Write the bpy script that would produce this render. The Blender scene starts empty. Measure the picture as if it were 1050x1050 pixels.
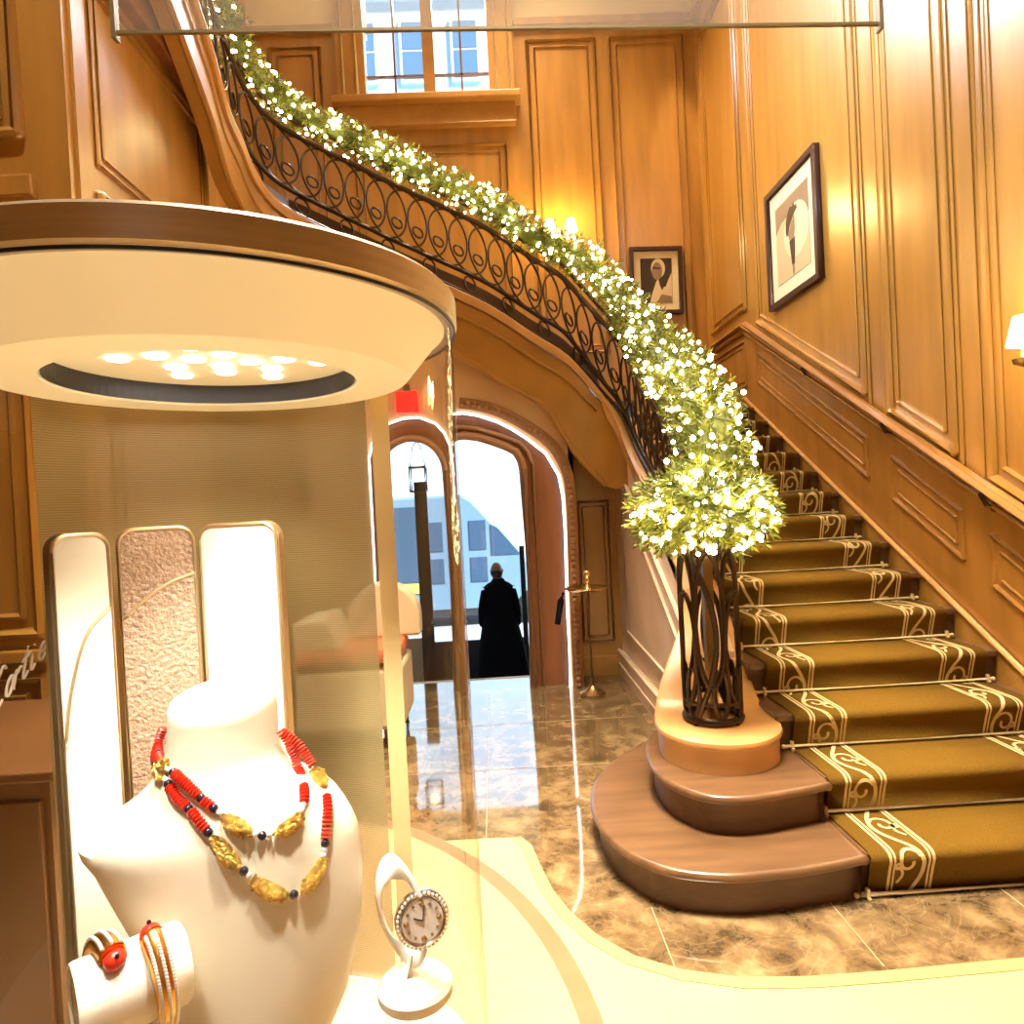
import bpy, bmesh, math, random
from mathutils import Vector, Matrix, Euler, noise
R = random.Random(7)
PI = math.pi
S = bpy.context.scene
COL = S.collection

# ------------------------------------------------------------------ materials
def srgb(h):
    h = h.lstrip('#')
    v = [int(h[i:i+2], 16)/255 for i in (0, 2, 4)]
    return tuple((c/12.92 if c <= .04045 else ((c+.055)/1.055)**2.4) for c in v) + (1,)

def mat(name, col, rough=.5, metal=0, coat=0, var=0, scale=6, stretch=(1, 1, 1), emit=None, estr=0, bump=0, spec=.5):
    m = bpy.data.materials.new(name); m.use_nodes = True
    nt = m.node_tree; b = nt.nodes['Principled BSDF']
    c = srgb(col) if isinstance(col, str) else tuple(col)+(1,)
    b.inputs['Base Color'].default_value = c
    b.inputs['Roughness'].default_value = rough
    b.inputs['Metallic'].default_value = metal
    b.inputs['Coat Weight'].default_value = coat
    b.inputs['Coat Roughness'].default_value = .24
    b.inputs['Specular IOR Level'].default_value = spec
    if emit:
        b.inputs['Emission Color'].default_value = srgb(emit) if isinstance(emit, str) else tuple(emit)+(1,)
        b.inputs['Emission Strength'].default_value = estr
    if var or bump:
        tc = nt.nodes.new('ShaderNodeTexCoord'); mp = nt.nodes.new('ShaderNodeMapping')
        mp.inputs['Scale'].default_value = stretch
        nz = nt.nodes.new('ShaderNodeTexNoise'); nz.inputs['Scale'].default_value = scale; nz.inputs['Detail'].default_value = 6
        nt.links.new(tc.outputs['Object'], mp.inputs['Vector']); nt.links.new(mp.outputs[0], nz.inputs['Vector'])
        if var:
            rp = nt.nodes.new('ShaderNodeValToRGB')
            rp.color_ramp.elements[0].position = .3; rp.color_ramp.elements[1].position = .7
            rp.color_ramp.elements[0].color = tuple(x*(1-var) for x in c[:3])+(1,)
            rp.color_ramp.elements[1].color = tuple(min(1, x*(1+var)) for x in c[:3])+(1,)
            nt.links.new(nz.outputs['Fac'], rp.inputs[0]); nt.links.new(rp.outputs[0], b.inputs['Base Color'])
        if bump:
            bp = nt.nodes.new('ShaderNodeBump'); bp.inputs['Strength'].default_value = bump; bp.inputs['Distance'].default_value = .01
            nt.links.new(nz.outputs['Fac'], bp.inputs['Height']); nt.links.new(bp.outputs[0], b.inputs['Normal'])
    return m

def glass_mat(name, tint=(1, 1, 1), ior=1.3, rough=.0, haze=0.0, hazecol=(1, 1, 1)):
    m = bpy.data.materials.new(name); m.use_nodes = True
    nt = m.node_tree; nt.nodes.clear()
    o = nt.nodes.new('ShaderNodeOutputMaterial'); mx = nt.nodes.new('ShaderNodeMixShader')
    t = nt.nodes.new('ShaderNodeBsdfTransparent'); t.inputs[0].default_value = tuple(tint)+(1,)
    g = nt.nodes.new('ShaderNodeBsdfGlossy'); g.inputs['Roughness'].default_value = rough
    lw = nt.nodes.new('ShaderNodeLayerWeight'); lw.inputs['Blend'].default_value = .5
    pw = nt.nodes.new('ShaderNodeMath'); pw.operation = 'POWER'; pw.inputs[1].default_value = 4.5
    f = nt.nodes.new('ShaderNodeMath'); f.operation = 'MULTIPLY_ADD'; f.inputs[1].default_value = .6; f.inputs[2].default_value = ior-1.28
    nt.links.new(lw.outputs['Facing'], pw.inputs[0]); nt.links.new(pw.outputs[0], f.inputs[0])
    nt.links.new(f.outputs[0], mx.inputs[0]); nt.links.new(t.outputs[0], mx.inputs[1]); nt.links.new(g.outputs[0], mx.inputs[2])
    last = mx
    if haze:
        d = nt.nodes.new('ShaderNodeBsdfDiffuse'); d.inputs[0].default_value = tuple(hazecol)+(1,)
        m2 = nt.nodes.new('ShaderNodeMixShader'); m2.inputs[0].default_value = haze
        nt.links.new(mx.outputs[0], m2.inputs[1]); nt.links.new(d.outputs[0], m2.inputs[2]); last = m2
    nt.links.new(last.outputs[0], o.inputs[0])
    return m

def marble_mat(name, dark, mid, light, vein, rough=.12, scale=2.2):
    m = bpy.data.materials.new(name); m.use_nodes = True
    nt = m.node_tree; b = nt.nodes['Principled BSDF']; b.inputs['Roughness'].default_value = rough; b.inputs['IOR'].default_value = 1.9; b.inputs['Coat Weight'].default_value = .6; b.inputs['Coat Roughness'].default_value = .03
    tc = nt.nodes.new('ShaderNodeTexCoord')
    n1 = nt.nodes.new('ShaderNodeTexNoise'); n1.inputs['Scale'].default_value = scale*2; n1.inputs['Detail'].default_value = 9; n1.inputs['Roughness'].default_value = .65
    n1.inputs['Distortion'].default_value = .35
    nt.links.new(tc.outputs['Object'], n1.inputs['Vector'])
    rp = nt.nodes.new('ShaderNodeValToRGB'); e = rp.color_ramp.elements
    e[0].position = .36; e[0].color = srgb(dark); e[1].position = .68; e[1].color = srgb(light)
    k = e.new(.5); k.color = srgb(mid)
    nt.links.new(n1.outputs['Fac'], rp.inputs[0])
    n2 = nt.nodes.new('ShaderNodeTexNoise'); n2.inputs['Scale'].default_value = scale*.9; n2.inputs['Detail'].default_value = 5; n2.inputs['Distortion'].default_value = 2.4
    nt.links.new(tc.outputs['Object'], n2.inputs['Vector'])
    a = nt.nodes.new('ShaderNodeMath'); a.operation = 'SUBTRACT'; a.inputs[1].default_value = .5
    ab = nt.nodes.new('ShaderNodeMath'); ab.operation = 'ABSOLUTE'
    nt.links.new(n2.outputs['Fac'], a.inputs[0]); nt.links.new(a.outputs[0], ab.inputs[0])
    r2 = nt.nodes.new('ShaderNodeValToRGB'); r2.color_ramp.elements[0].position = 0; r2.color_ramp.elements[1].position = .02
    r2.color_ramp.elements[0].color = (1, 1, 1, 1); r2.color_ramp.elements[1].color = (0, 0, 0, 1)
    nt.links.new(ab.outputs[0], r2.inputs[0])
    mx = nt.nodes.new('ShaderNodeMixRGB'); mx.inputs[2].default_value = srgb(vein)
    mu = nt.nodes.new('ShaderNodeMath'); mu.operation = 'MULTIPLY'; mu.inputs[1].default_value = .13
    nt.links.new(r2.outputs[0], mu.inputs[0]); nt.links.new(mu.outputs[0], mx.inputs[0]); nt.links.new(rp.outputs[0], mx.inputs[1])
    nt.links.new(mx.outputs[0], b.inputs['Base Color'])
    return m

M = {}
M['panel'] = mat('wood_panelling', (.44, .222, .040), .36, coat=1, var=.16, scale=3, stretch=(3, 3, .35))
M['panel'].node_tree.nodes['Principled BSDF'].inputs['Coat IOR'].default_value = 1.85
M['panel_dark'] = mat('wood_dado', (.35, .16, .03), .36, coat=.25, var=.16, scale=3, stretch=(3, 3, .5))
M['fascia'] = mat('wood_apron', (.39, .19, .03), .4, coat=.15, var=.15, scale=3)
M['spandrel'] = mat('wood_spandrel_glare', (.86, .68, .52), .38, coat=.2, var=.1, scale=3)  # same wood as the panelling, paled to carry the pinkish glare
M['curb'] = mat('wood_curb', (.62, .35, .13), .33, coat=.3, var=.15, scale=4)
M['step'] = mat('wood_step', (.15, .078, .036), .3, coat=.25, var=.25, scale=5, stretch=(.6, 4, 4))
M['riser'] = mat('wood_riser', (.13, .072, .04), .4, var=.2, scale=5, stretch=(.6, 4, 4))
M['plaster'] = mat('cream_plaster', (.86, .74, .46), .7)
M['doorplaster'] = mat('beige_plaster', (.74, .52, .30), .7)
M['doorwood'] = mat('wood_door', (.25, .09, .032), .35, coat=.3, var=.2, scale=4, stretch=(3, 3, .4))
M['carved'] = mat('wood_carved', (.38, .19, .075), .4)
M['carpet'] = mat('carpet_olive', (.155, .084, .011), .95, var=.15, scale=160, bump=.3, spec=.1)
M['carpetline'] = mat('carpet_cream', (.66, .52, .27), .95, spec=.1)
M['brass'] = mat('brass', (.85, .60, .25), .22, 1)
M['rodbrass'] = mat('satin_brass', (.95, .78, .45), .45, .35)
M['darkbrass'] = mat('aged_brass', (.42, .27, .12), .32, 1)
M['iron'] = mat('bronze_iron', (.05, .03, .019), .38, .6)
M['handrail'] = mat('rail_bronze', (.07, .037, .02), .3, .5)
M['railwood'] = mat('wood_handrail', (.40, .19, .06), .28, coat=.5, var=.15, scale=4)
M['marble'] = marble_mat('brown_marble', '#4e3f2b', '#7a6446', '#a48c66', '#d6c49e', rough=.05, scale=3.2)
M['cream_stone'] = mat('cream_limestone', (.74, .54, .24), .22, var=.05, scale=3)
M['field'] = mat('beige_stone', (.55, .38, .2), .4, var=.06, scale=4)
M['ring'] = mat('grey_brown_stone', (.26, .17, .09), .3, var=.1)
M['tan'] = mat('tan_stone', (.50, .36, .17), .25)
M['joint'] = mat('stone_joint', (.42, .32, .18), .3)
M['leaf'] = mat('fir_green', (.10, .13, .018), .55, var=.4, scale=9)
M['leaf2'] = mat('fir_yellow_green', (.26, .28, .03), .55, var=.3, scale=9)
M['wire'] = mat('green_wire', (.03, .05, .015), .6)
M['bulb'] = mat('fairy_bulb', (1, .9, .6), .4, emit=(1, .80, .42), estr=16)
M['led'] = mat('led_spot', (1, 1, 1), .4, emit=(1, .97, .92), estr=12)
M['edgeline'] = mat('edge_highlight_line', (1, 1, 1), .4, emit=(.92, .94, 1), estr=3.2)  # emission stands in for daylight catching the arch edges
M['flame'] = mat('lamp_shade', (1, .9, .6), .5, emit=(1, .74, .32), estr=9)
M['exit'] = mat('exit_red', (.8, .02, .02), .4, emit=(1, .004, .008), estr=1.1)
M['black'] = mat('black_lacquer', (.012, .01, .009), .35)
M['frame'] = mat('picture_frame', (.04, .013, .01), .45)
M['mat'] = mat('picture_mat', (.80, .73, .52), .7)
M['pdark'] = mat('print_dark', (.035, .018, .012), .5)
M['pmid'] = mat('print_mid', (.26, .18, .12), .5)
M['plight'] = mat('print_light', (.70, .60, .43), .5)
M['pbg'] = mat('print_cream', (.58, .46, .27), .5)
M['coat'] = mat('black_wool', (.006, .006, .011), .9, spec=.15)
M['skin'] = mat('skin', (.36, .19, .12), .5)
M['hair'] = mat('grey_hair', (.06, .045, .035), .8)
M['shoe'] = mat('shoe', (.02, .018, .016), .25)
M['gold'] = mat('gold', (.86, .46, .10), .24, 1)
M['gold_pave'] = mat('gold_with_stones', (.80, .42, .09), .26, 1, var=.6, bump=1, scale=260)
M['coral'] = mat('coral', (.60, .022, .008), .3)
M['onyx'] = mat('onyx', (.015, .008, .02), .15)
M['pearl'] = mat('diamond_white', (.92, .9, .88), .12, .2)
M['cloth'] = mat('cream_leatherette', (.88, .82, .66), .6, bump=.03, scale=160)
M['white_l'] = mat('white_leatherette', (.90, .85, .72), .55, bump=.03, scale=160)
M['pinktex'] = mat('pink_beige_weave', (.36, .23, .155), .4, var=.3, scale=190, bump=.5)
M['paleglass'] = mat('pale_panel', (.66, .60, .50), .3)
M['screenframe'] = mat('champagne_metal', (.62, .47, .28), .3, .8)
M['olive'] = mat('olive_edge', (.20, .155, .08), .4, .4)
M['capmetal'] = mat('brushed_champagne', (.58, .48, .36), .34, .5, var=.1, scale=4, stretch=(1, 1, 40))
M['drum'] = mat('cream_drum_bounce_glow', (.95, .86, .60), .45, .0, emit=(1, .80, .44), estr=.22)  # faint emission stands in for light bounced up inside the case
M['pedestal'] = mat('pedestal_cream', (.74, .6, .38), .4)
M['watchwhite'] = mat('watch_white', (.9, .87, .84), .3)
M['steel'] = mat('polished_steel', (.8, .76, .7), .15, 1)
M['van'] = mat('van_paint', (.16, .27, .37), .35)
M['vanwin'] = mat('van_window', (.05, .10, .17), .15)
M['yellow'] = mat('van_yellow', (.85, .62, .12), .5)
M['tyre'] = mat('tyre', (.02, .02, .02), .8)
M['street'] = mat('street_asphalt', (.36, .40, .44), .8, var=.05)
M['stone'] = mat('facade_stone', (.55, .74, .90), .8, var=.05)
M['fwin'] = mat('facade_window', (.10, .20, .32), .2)
M['armchair'] = mat('cream_fabric', (.84, .74, .54), .8)
M['coralband'] = mat('coral_fabric', (.72, .22, .10), .7)
M['vest'] = mat('vestibule_stone', (.55, .45, .32), .6)
M['letter'] = mat('white_lettering', (.95, .86, .72), .6, emit=(1, .86, .66), estr=.0)
M['winwood'] = mat('window_wood', (.48, .26, .07), .4, var=.1)
M['muntin'] = mat('muntin', (.24, .16, .13), .4)
M['post'] = mat('pale_gold_post', (.90, .68, .34), .35, .25)
M['cabinet'] = mat('dark_cabinet_wood', (.12, .055, .022), .3, coat=.4, var=.2, scale=3)
M['glass'] = glass_mat('clear_glass', (.985, .975, .95), 1.32)
M['pane'] = glass_mat('window_glass', (.97, .98, 1), 1.31)
M['panelglass'] = glass_mat('hung_glass', (.93, .93, .9), 1.30, 0, .07, (.9, .9, .85))

def mesh_screen_mat():
    m = bpy.data.materials.new('woven_metal_mesh'); m.use_nodes = True
    nt = m.node_tree; b = nt.nodes['Principled BSDF']
    b.inputs['Base Color'].default_value = (.38, .31, .145, 1); b.inputs['Metallic'].default_value = .2; b.inputs['Roughness'].default_value = .42
    tc = nt.nodes.new('ShaderNodeTexCoord')
    w = nt.nodes.new('ShaderNodeTexWave'); w.wave_type = 'BANDS'; w.bands_direction = 'Z'; w.inputs['Scale'].default_value = 95; w.inputs['Distortion'].default_value = 1.2; w.inputs['Detail Scale'].default_value = 6
    nt.links.new(tc.outputs['Object'], w.inputs['Vector'])
    mr = nt.nodes.new('ShaderNodeMapRange'); mr.inputs[3].default_value = .62; mr.inputs[4].default_value = .9
    nt.links.new(w.outputs['Fac'], mr.inputs[0]); nt.links.new(mr.outputs[0], b.inputs['Alpha'])
    return m
M['meshscreen'] = mesh_screen_mat()

# ------------------------------------------------------------------ mesh helpers
def basis(d):
    d = d.normalized()
    a = Vector((0, 0, 1)) if abs(d.z) < .95 else Vector((1, 0, 0))
    x = d.cross(a).normalized(); y = x.cross(d).normalized()
    return x, y

class MB:
    def __init__(s): s.bm = bmesh.new()
    def box(s, c, size, rz=0, rx=0, ry=0, bevel=0):
        r = bmesh.ops.create_cube(s.bm, size=1)
        v = r['verts']
        bmesh.ops.scale(s.bm, vec=size, verts=v)
        if bevel:
            es = list({e for q in v for e in q.link_edges})
            rb = bmesh.ops.bevel(s.bm, geom=es, offset=bevel, segments=2, affect='EDGES', profile=.6)
            v = list({q for f in rb['faces'] for q in f.verts} | {q for q in v if q.is_valid})
        bmesh.ops.rotate(s.bm, cent=(0, 0, 0), matrix=Euler((rx, ry, rz)).to_matrix(), verts=v)
        bmesh.ops.translate(s.bm, vec=c, verts=v)
        return s
    def b2(s, a, b, bevel=0):
        c = [(a[i]+b[i])/2 for i in range(3)]; z = [abs(a[i]-b[i]) for i in range(3)]
        return s.box(c, z, bevel=bevel)
    def tube(s, pts, r, closed=False, n=8, flat=None, up=None):
        pts = [Vector(p) for p in pts]; N = len(pts); rings = []
        ex = None
        for i, p in enumerate(pts):
            a = pts[(i-1) % N] if (closed or i > 0) else p
            b = pts[(i+1) % N] if (closed or i < N-1) else p
            d1 = (p-a).normalized() if (p-a).length > 1e-9 else Vector()
            d2 = (b-p).normalized() if (b-p).length > 1e-9 else Vector()
            d = d1+d2
            if d.length < 1e-6: d = d2 if d2.length else Vector((0, 0, 1))
            d.normalize()
            if up is not None:
                x = d.cross(Vector(up))
                if x.length < 1e-4: x, _ = basis(d)
                x.normalize(); y = x.cross(d).normalized()
            elif ex is None: x, y = basis(d)
            else:
                x = ex-d*ex.dot(d)
                if x.length < 1e-5: x, _ = basis(d)
                x.normalize(); y = d.cross(x).normalized()
            ex = x
            rr = r[i] if isinstance(r, (list, tuple)) else r
            fx, fy = flat if flat else (1, 1)
            mit = 1.0
            rings.append([s.bm.verts.new(p+x*math.cos(2*PI*k/n)*rr*fx+y*math.sin(2*PI*k/n)*rr*fy) for k in range(n)])
        m = N if closed else N-1
        for i in range(m):
            A, B = rings[i], rings[(i+1) % N]
            for k in range(n):
                s.bm.faces.new((A[k], A[(k+1) % n], B[(k+1) % n], B[k]))
        if not closed:
            s.bm.faces.new(rings[0][::-1]); s.bm.faces.new(rings[-1])
        return s
    def lathe(s, prof, c=(0, 0, 0), n=32, axis=None, close=False):
        c = Vector(c); rings = []
        if axis is None: X, Y, Z = Vector((1, 0, 0)), Vector((0, 1, 0)), Vector((0, 0, 1))
        else:
            Z = Vector(axis).normalized(); X, Y = basis(Z); Y = Z.cross(X)
        for r, z in prof:
            if r < 1e-6: rings.append([s.bm.verts.new(c+Z*z)])
            else: rings.append([s.bm.verts.new(c+Z*z+X*math.cos(2*PI*k/n)*r+Y*math.sin(2*PI*k/n)*r) for k in range(n)])
        L = len(rings)
        for i in range(L if close else L-1):
            A, B = rings[i], rings[(i+1) % L]
            for k in range(n):
                if len(A) == 1 and len(B) == 1: continue
                if len(A) == 1: s.bm.faces.new((A[0], B[k], B[(k+1) % n]))
                elif len(B) == 1: s.bm.faces.new((A[k], A[(k+1) % n], B[0]))
                else: s.bm.faces.new((A[k], A[(k+1) % n], B[(k+1) % n], B[k]))
        return s
    def ball(s, c, r, u=12, v=8, sc=(1, 1, 1)):
        q = bmesh.ops.create_uvsphere(s.bm, u_segments=u, v_segments=v, radius=r)['verts']
        bmesh.ops.scale(s.bm, vec=sc, verts=q); bmesh.ops.translate(s.bm, vec=c, verts=q)
        return s
    def ico(s, c, r):
        q = bmesh.ops.create_icosphere(s.bm, subdivisions=1, radius=r)['verts']
        bmesh.ops.translate(s.bm, vec=c, verts=q)
        return s
    def prism(s, poly, z0, z1, fn=None):
        fn = fn or (lambda a, b, z: (a, b, z))
        A = [s.bm.verts.new(fn(p[0], p[1], z0)) for p in poly]; B = [s.bm.verts.new(fn(p[0], p[1], z1)) for p in poly]
        n = len(poly)
        s.bm.faces.new(A[::-1]); s.bm.faces.new(B)
        for i in range(n): s.bm.faces.new((A[i], A[(i+1) % n], B[(i+1) % n], B[i]))
        return s
    def loft(s, rows, closed=False, cap=False):
        G = [[s.bm.verts.new(p) for p in r] for r in rows]
        for i in range(len(G)-1):
            n = len(G[i])
            for k in range(n if closed else n-1):
                s.bm.faces.new((G[i][k], G[i][(k+1) % n], G[i+1][(k+1) % n], G[i+1][k]))
        if cap:
            s.bm.faces.new(G[0][::-1]); s.bm.faces.new(G[-1])
        return s
    def face(s, pts):
        s.bm.faces.new([s.bm.verts.new(p) for p in pts]); return s

def root_loc(p):
    v = Vector((0, 0, 0))
    while p is not None:
        v += p.location; p = p.parent
    return v

def obj(name, mb, m, parent=None, smooth=False, base=None, bevel=0):
    bm = mb.bm
    off = root_loc(parent)
    if base is not None: off = off+Vector(base)
    bmesh.ops.recalc_face_normals(bm, faces=bm.faces[:])
    bmesh.ops.translate(bm, vec=-off, verts=bm.verts[:])
    me = bpy.data.meshes.new(name); bm.to_mesh(me); bm.free()
    mats = m if isinstance(m, (list, tuple)) else [m]
    for q in mats: me.materials.append(M[q] if isinstance(q, str) else q)
    if smooth:
        for p in me.polygons: p.use_smooth = True
        me.set_sharp_from_angle(angle=math.radians(42))
    o = bpy.data.objects.new(name, me); COL.objects.link(o)
    if parent: o.parent = parent
    if base is not None: o.location = base
    if bevel:
        b = o.modifiers.new('b', 'BEVEL'); b.width = bevel; b.segments = 2; b.limit_method = 'ANGLE'
    return o

def tag(o, label, cat, group=None):
    o['label'] = label; o['category'] = cat
    if group: o['group'] = group
    return o
def thing(name, label, cat, loc=(0, 0, 0), group=None):
    o = bpy.data.objects.new(name, None); COL.objects.link(o); o.location = loc; o.empty_display_size = .1
    return tag(o, label, cat, group)
def struct(name, mb, m, parent=None, **k):
    o = obj(name, mb, m, parent, **k)
    if parent is None: o['kind'] = 'structure'
    return o

def plate(name, outline, holes, thick, m, fn, parent=None, base=None):
    """flat plate with holes: outline in 2-D (a,b); fn(a,b,t) gives the point, t runs 0..thick"""
    cu = bpy.data.curves.new('tmp', 'CURVE'); cu.dimensions = '2D'; cu.fill_mode = 'BOTH'
    for poly in [outline]+holes:
        sp = cu.splines.new('POLY'); sp.points.add(len(poly)-1); sp.use_cyclic_u = True
        for q, p in zip(sp.points, poly): q.co = (p[0], p[1], 0, 1)
    cu.extrude = thick/2
    o = bpy.data.objects.new('tmp', cu); COL.objects.link(o)
    dg = bpy.context.evaluated_depsgraph_get(); dg.update()
    me = bpy.data.meshes.new_from_object(o.evaluated_get(dg))
    bpy.data.objects.remove(o)
    mb = MB(); mb.bm.from_mesh(me); bpy.data.meshes.remove(me)
    bmesh.ops.remove_doubles(mb.bm, verts=mb.bm.verts[:], dist=1e-5)
    for v in mb.bm.verts: v.co = Vector(fn(v.co.x, v.co.y, v.co.z+thick/2))
    return obj(name, mb, m, parent, base=base)

def lerp(a, b, t): return a+(b-a)*t
def interp(x, xs, ys):
    if x <= xs[0]: return ys[0]
    for i in range(len(xs)-1):
        if x <= xs[i+1]: return lerp(ys[i], ys[i+1], (x-xs[i])/(xs[i+1]-xs[i]))
    return ys[-1]
def smooth_path(pts, n=8):
    pts = [Vector(p) for p in pts]; out = []
    P = [2*pts[0]-pts[1]]+pts+[2*pts[-1]-pts[-2]]
    for i in range(1, len(P)-2):
        for k in range(n):
            t = k/n; a, b, c, d = P[i-1], P[i], P[i+1], P[i+2]
            out.append(.5*((2*b)+(c-a)*t+(2*a-5*b+4*c-d)*t*t+(3*b-a-3*c+d)*t**3))
    out.append(pts[-1])
    return out
class Path:
    def __init__(s, pts, n=10):
        s.p = smooth_path(pts, n); s.l = [0]
        for a, b in zip(s.p, s.p[1:]): s.l.append(s.l[-1]+(b-a).length)
        s.len = s.l[-1]
    def at(s, d):
        d = max(0, min(s.len, d))
        lo, hi = 0, len(s.l)-1
        while hi-lo > 1:
            m = (lo+hi)//2
            if s.l[m] <= d: lo = m
            else: hi = m
        q = s.l[hi]-s.l[lo]
        return s.p[lo].lerp(s.p[hi], (d-s.l[lo])/q if q else 0)

# ------------------------------------------------------------------ camera
f, yaw, pitch, roll = 700., .02622, -.01312, -.05157
fw = Vector((math.sin(yaw)*math.cos(pitch), math.cos(yaw)*math.cos(pitch), math.sin(pitch)))
r0 = Vector((math.cos(yaw), -math.sin(yaw), 0)); u0 = r0.cross(fw)
cr, sr = math.cos(roll), math.sin(roll)
rv = r0*cr+u0*sr; uv = -r0*sr+u0*cr
cam = bpy.data.objects.new('camera', bpy.data.cameras.new('camera')); COL.objects.link(cam)
cam.data.sensor_width = 36; cam.data.lens = f/1050*36; cam.data.clip_start = .05; cam.data.clip_end = 200
mw = Matrix((rv, uv, -fw)).transposed().to_4x4(); mw.translation = Vector((-2.505, -2.501, 1.527)); cam.matrix_world = mw
S.camera = cam

# ------------------------------------------------------------------ floor
T, RS, NS = .2997, .165, 14
fl = MB().b2((-9, -7, -.2), (.6, 3.42, 0)); struct('floor', fl, 'cream_stone')
edge = [(-6, .61), (-2.66, .61), (-2.46, .60), (-2.415, .52), (-2.39, .36), (-2.35, .15), (-2.30, .01), (-2.22, -.14), (-2.117, -.256), (-1.98, -.34), (-1.80, -.395), (-1.6, -.41), (-1.38, -.41), (-.9, -.395), (.05, -.39)]
struct('floor_marble', MB().prism([(.05, 3.42)]+[(-6, 3.42)]+edge, -.02, .002), 'marble')
tan = [(a, b) for a, b in edge[2:]]
off = []
for i, p in enumerate(tan):
    a = Vector(tan[max(0, i-1)]); b = Vector(tan[min(len(tan)-1, i+1)]); d = (b-a).normalized()
    off.append((p[0]+d.y*.05, p[1]-d.x*.05))
struct('trim_1', MB().prism(tan+off[::-1], -.02, .003), 'tan')
cx, cy, rr = -4.2, -.76, 1.95
arc = [(cx+rr*math.cos(a), cy+rr*math.sin(a)) for a in [2*PI*k/96 for k in range(96)]]
arc2 = [(cx+(rr-.07)*math.cos(a), cy+(rr-.07)*math.sin(a)) for a in [2*PI*k/96 for k in range(96)]]
struct('trim_2', MB().prism(arc, -.02, .004), 'ring')
struct('floor_medallion', MB().prism(arc2, -.02, .006), 'field')
jm = MB()
for x in (-2.0, -1.35, -.7): jm.b2((x, -.39, 0), (x+.004, .0, .0035))
for y in (1.4, 2.2): jm.b2((-3.6, y, 0), (-1.6, y+.004, .0035))
jm.b2((-2.62, .62, 0), (-2.616, 3.0, .0035))
struct('trim_3', jm, 'joint')

# ------------------------------------------------------------------ walls
def molding(parent, pts, r=.028, r2=.014, inset=.075, m='panel', nrm=None):
    """raised frame on a wall round the closed polygon pts (3-D)"""
    pts = [Vector(p) for p in pts]; n = len(pts); mb = MB()
    c = sum(pts, Vector())/n
    def ring(ins, rad):
        q = []
        for i in range(n):
            a, p, b = pts[i-1], pts[i], pts[(i+1) % n]
            d1 = (a-p).normalized(); d2 = (b-p).normalized(); bis = (d1+d2)
            s = bis.length; bis.normalize()
            sn = math.sin(math.acos(max(-1, min(1, d1.dot(d2))))/2)
            q.append(p+bis*ins/sn)
        for i in range(n):
            mb.tube([q[i], q[(i+1) % n]], rad, n=8)
            mb.ball(q[i], rad, 8, 6)
    ring(0, r); ring(inset, r2)
    return obj('panel_molding', mb, m, parent, smooth=True)

TOPW = 6.95
wr = struct('wall_right', MB().b2((.05, -7, -.2), (.25, 5.5, 8.3)), 'panel')
XW = .045
pb = lambda y: 1.04+.537*y
for y0, y1 in ((3.82, 2.06), (1.77, 1.19), (.91, -.6)):
    molding(wr, [(XW, y0, pb(y0)), (XW, y1, pb(y1)), (XW, y1, 6.6), (XW, y0, 6.6)])
molding(wr, [(XW, 5.1, 3.3), (XW, 4.1, 3.3), (XW, 4.1, 6.6), (XW, 5.1, 6.6)])
molding(wr, [(XW, -.85, .9), (XW, -2.4, .9), (XW, -2.4, 6.6), (XW, -.85, 6.6)])
for y in (2.0, 1.83, 1.13, .98): obj('stile_bead', MB().tube([(XW, y, pb(y)-.1), (XW, y, 6.8)], .012), 'panel', wr, smooth=True)
dt = lambda y: .80+.54*y
db = lambda y: .47+.535*y
for y0, y1 in ((3.80, 2.02), (1.74, 1.12), (.90, -.05)):
    molding(wr, [(.02, y0, db(y0)+.03), (.02, y1, db(y1)+.03), (.02, y1, dt(y1)-.05), (.02, y0, dt(y0)-.05)], .016, .009, .05, 'panel_dark')
molding(wr, [(.02, 5.1, 2.55), (.02, 4.1, 2.55), (.02, 4.1, 2.98), (.02, 5.1, 2.98)], .016, .009, .05, 'panel_dark')
# dado panelling, its cap and the sloped skirting
sk = lambda y: .2+.54*y
struct('trim_4', MB().prism([(-1.5, 0), (-.4, 0), (3.9, 2.31), (5.3, 2.31), (5.3, 3.1), (4.08, 3.1), (-.3, .80), (-1.5, .80)], .02, .055, lambda a, b, z: (z, a, b)), 'panel_dark')
cap = [(.0, 5.3, 3.13), (.0, 4.08, 3.13), (.0, -.3, .85), (.0, -1.5, .85)]
struct('trim_5', MB().tube(cap, .035, n=8).tube([(p[0]+.01, p[1], p[2]-.07) for p in cap], .016, n=8), 'panel_dark', smooth=True)
struct('baseboard_right', MB().prism([(0, 0), (3.93, 2.12), (3.93, 2.31), (5.3, 2.31), (5.3, 2.44), (4.12, 2.425), (0, .2), (-.5, .2), (-.5, 0)], -.0, .03, lambda a, b, z: (z, a, b)), 'panel')
bt = [(0, 5.3, 2.445), (0, 4.12, 2.43), (0, 0, .205), (0, -.5, .205)]
struct('trim_6', MB().tube(bt, .016, n=8), 'curb', smooth=True)

hr = thing('handrail', 'polished wooden handrail on brackets climbing the right wall', 'handrail', (-.06, 0, 1.0))
hz = lambda y: 1.02+.535*y
obj('rail', MB().tube([(-.06, 3.88, hz(3.88)), (-.06, -1.2, hz(-1.2))], .03, n=12, flat=(1, .8)), 'railwood', hr, smooth=True)
for y in (2.76, 1.72, .87, -.1):
    obj('bracket', MB().tube([(.02, y, hz(y)-.10), (-.03, y, hz(y)-.09), (-.06, y, hz(y)-.03)], .012).ball((.01, y, hz(y)-.10), .03, 10, 8, (.4, 1, 1)), 'iron', hr, smooth=True)

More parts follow.
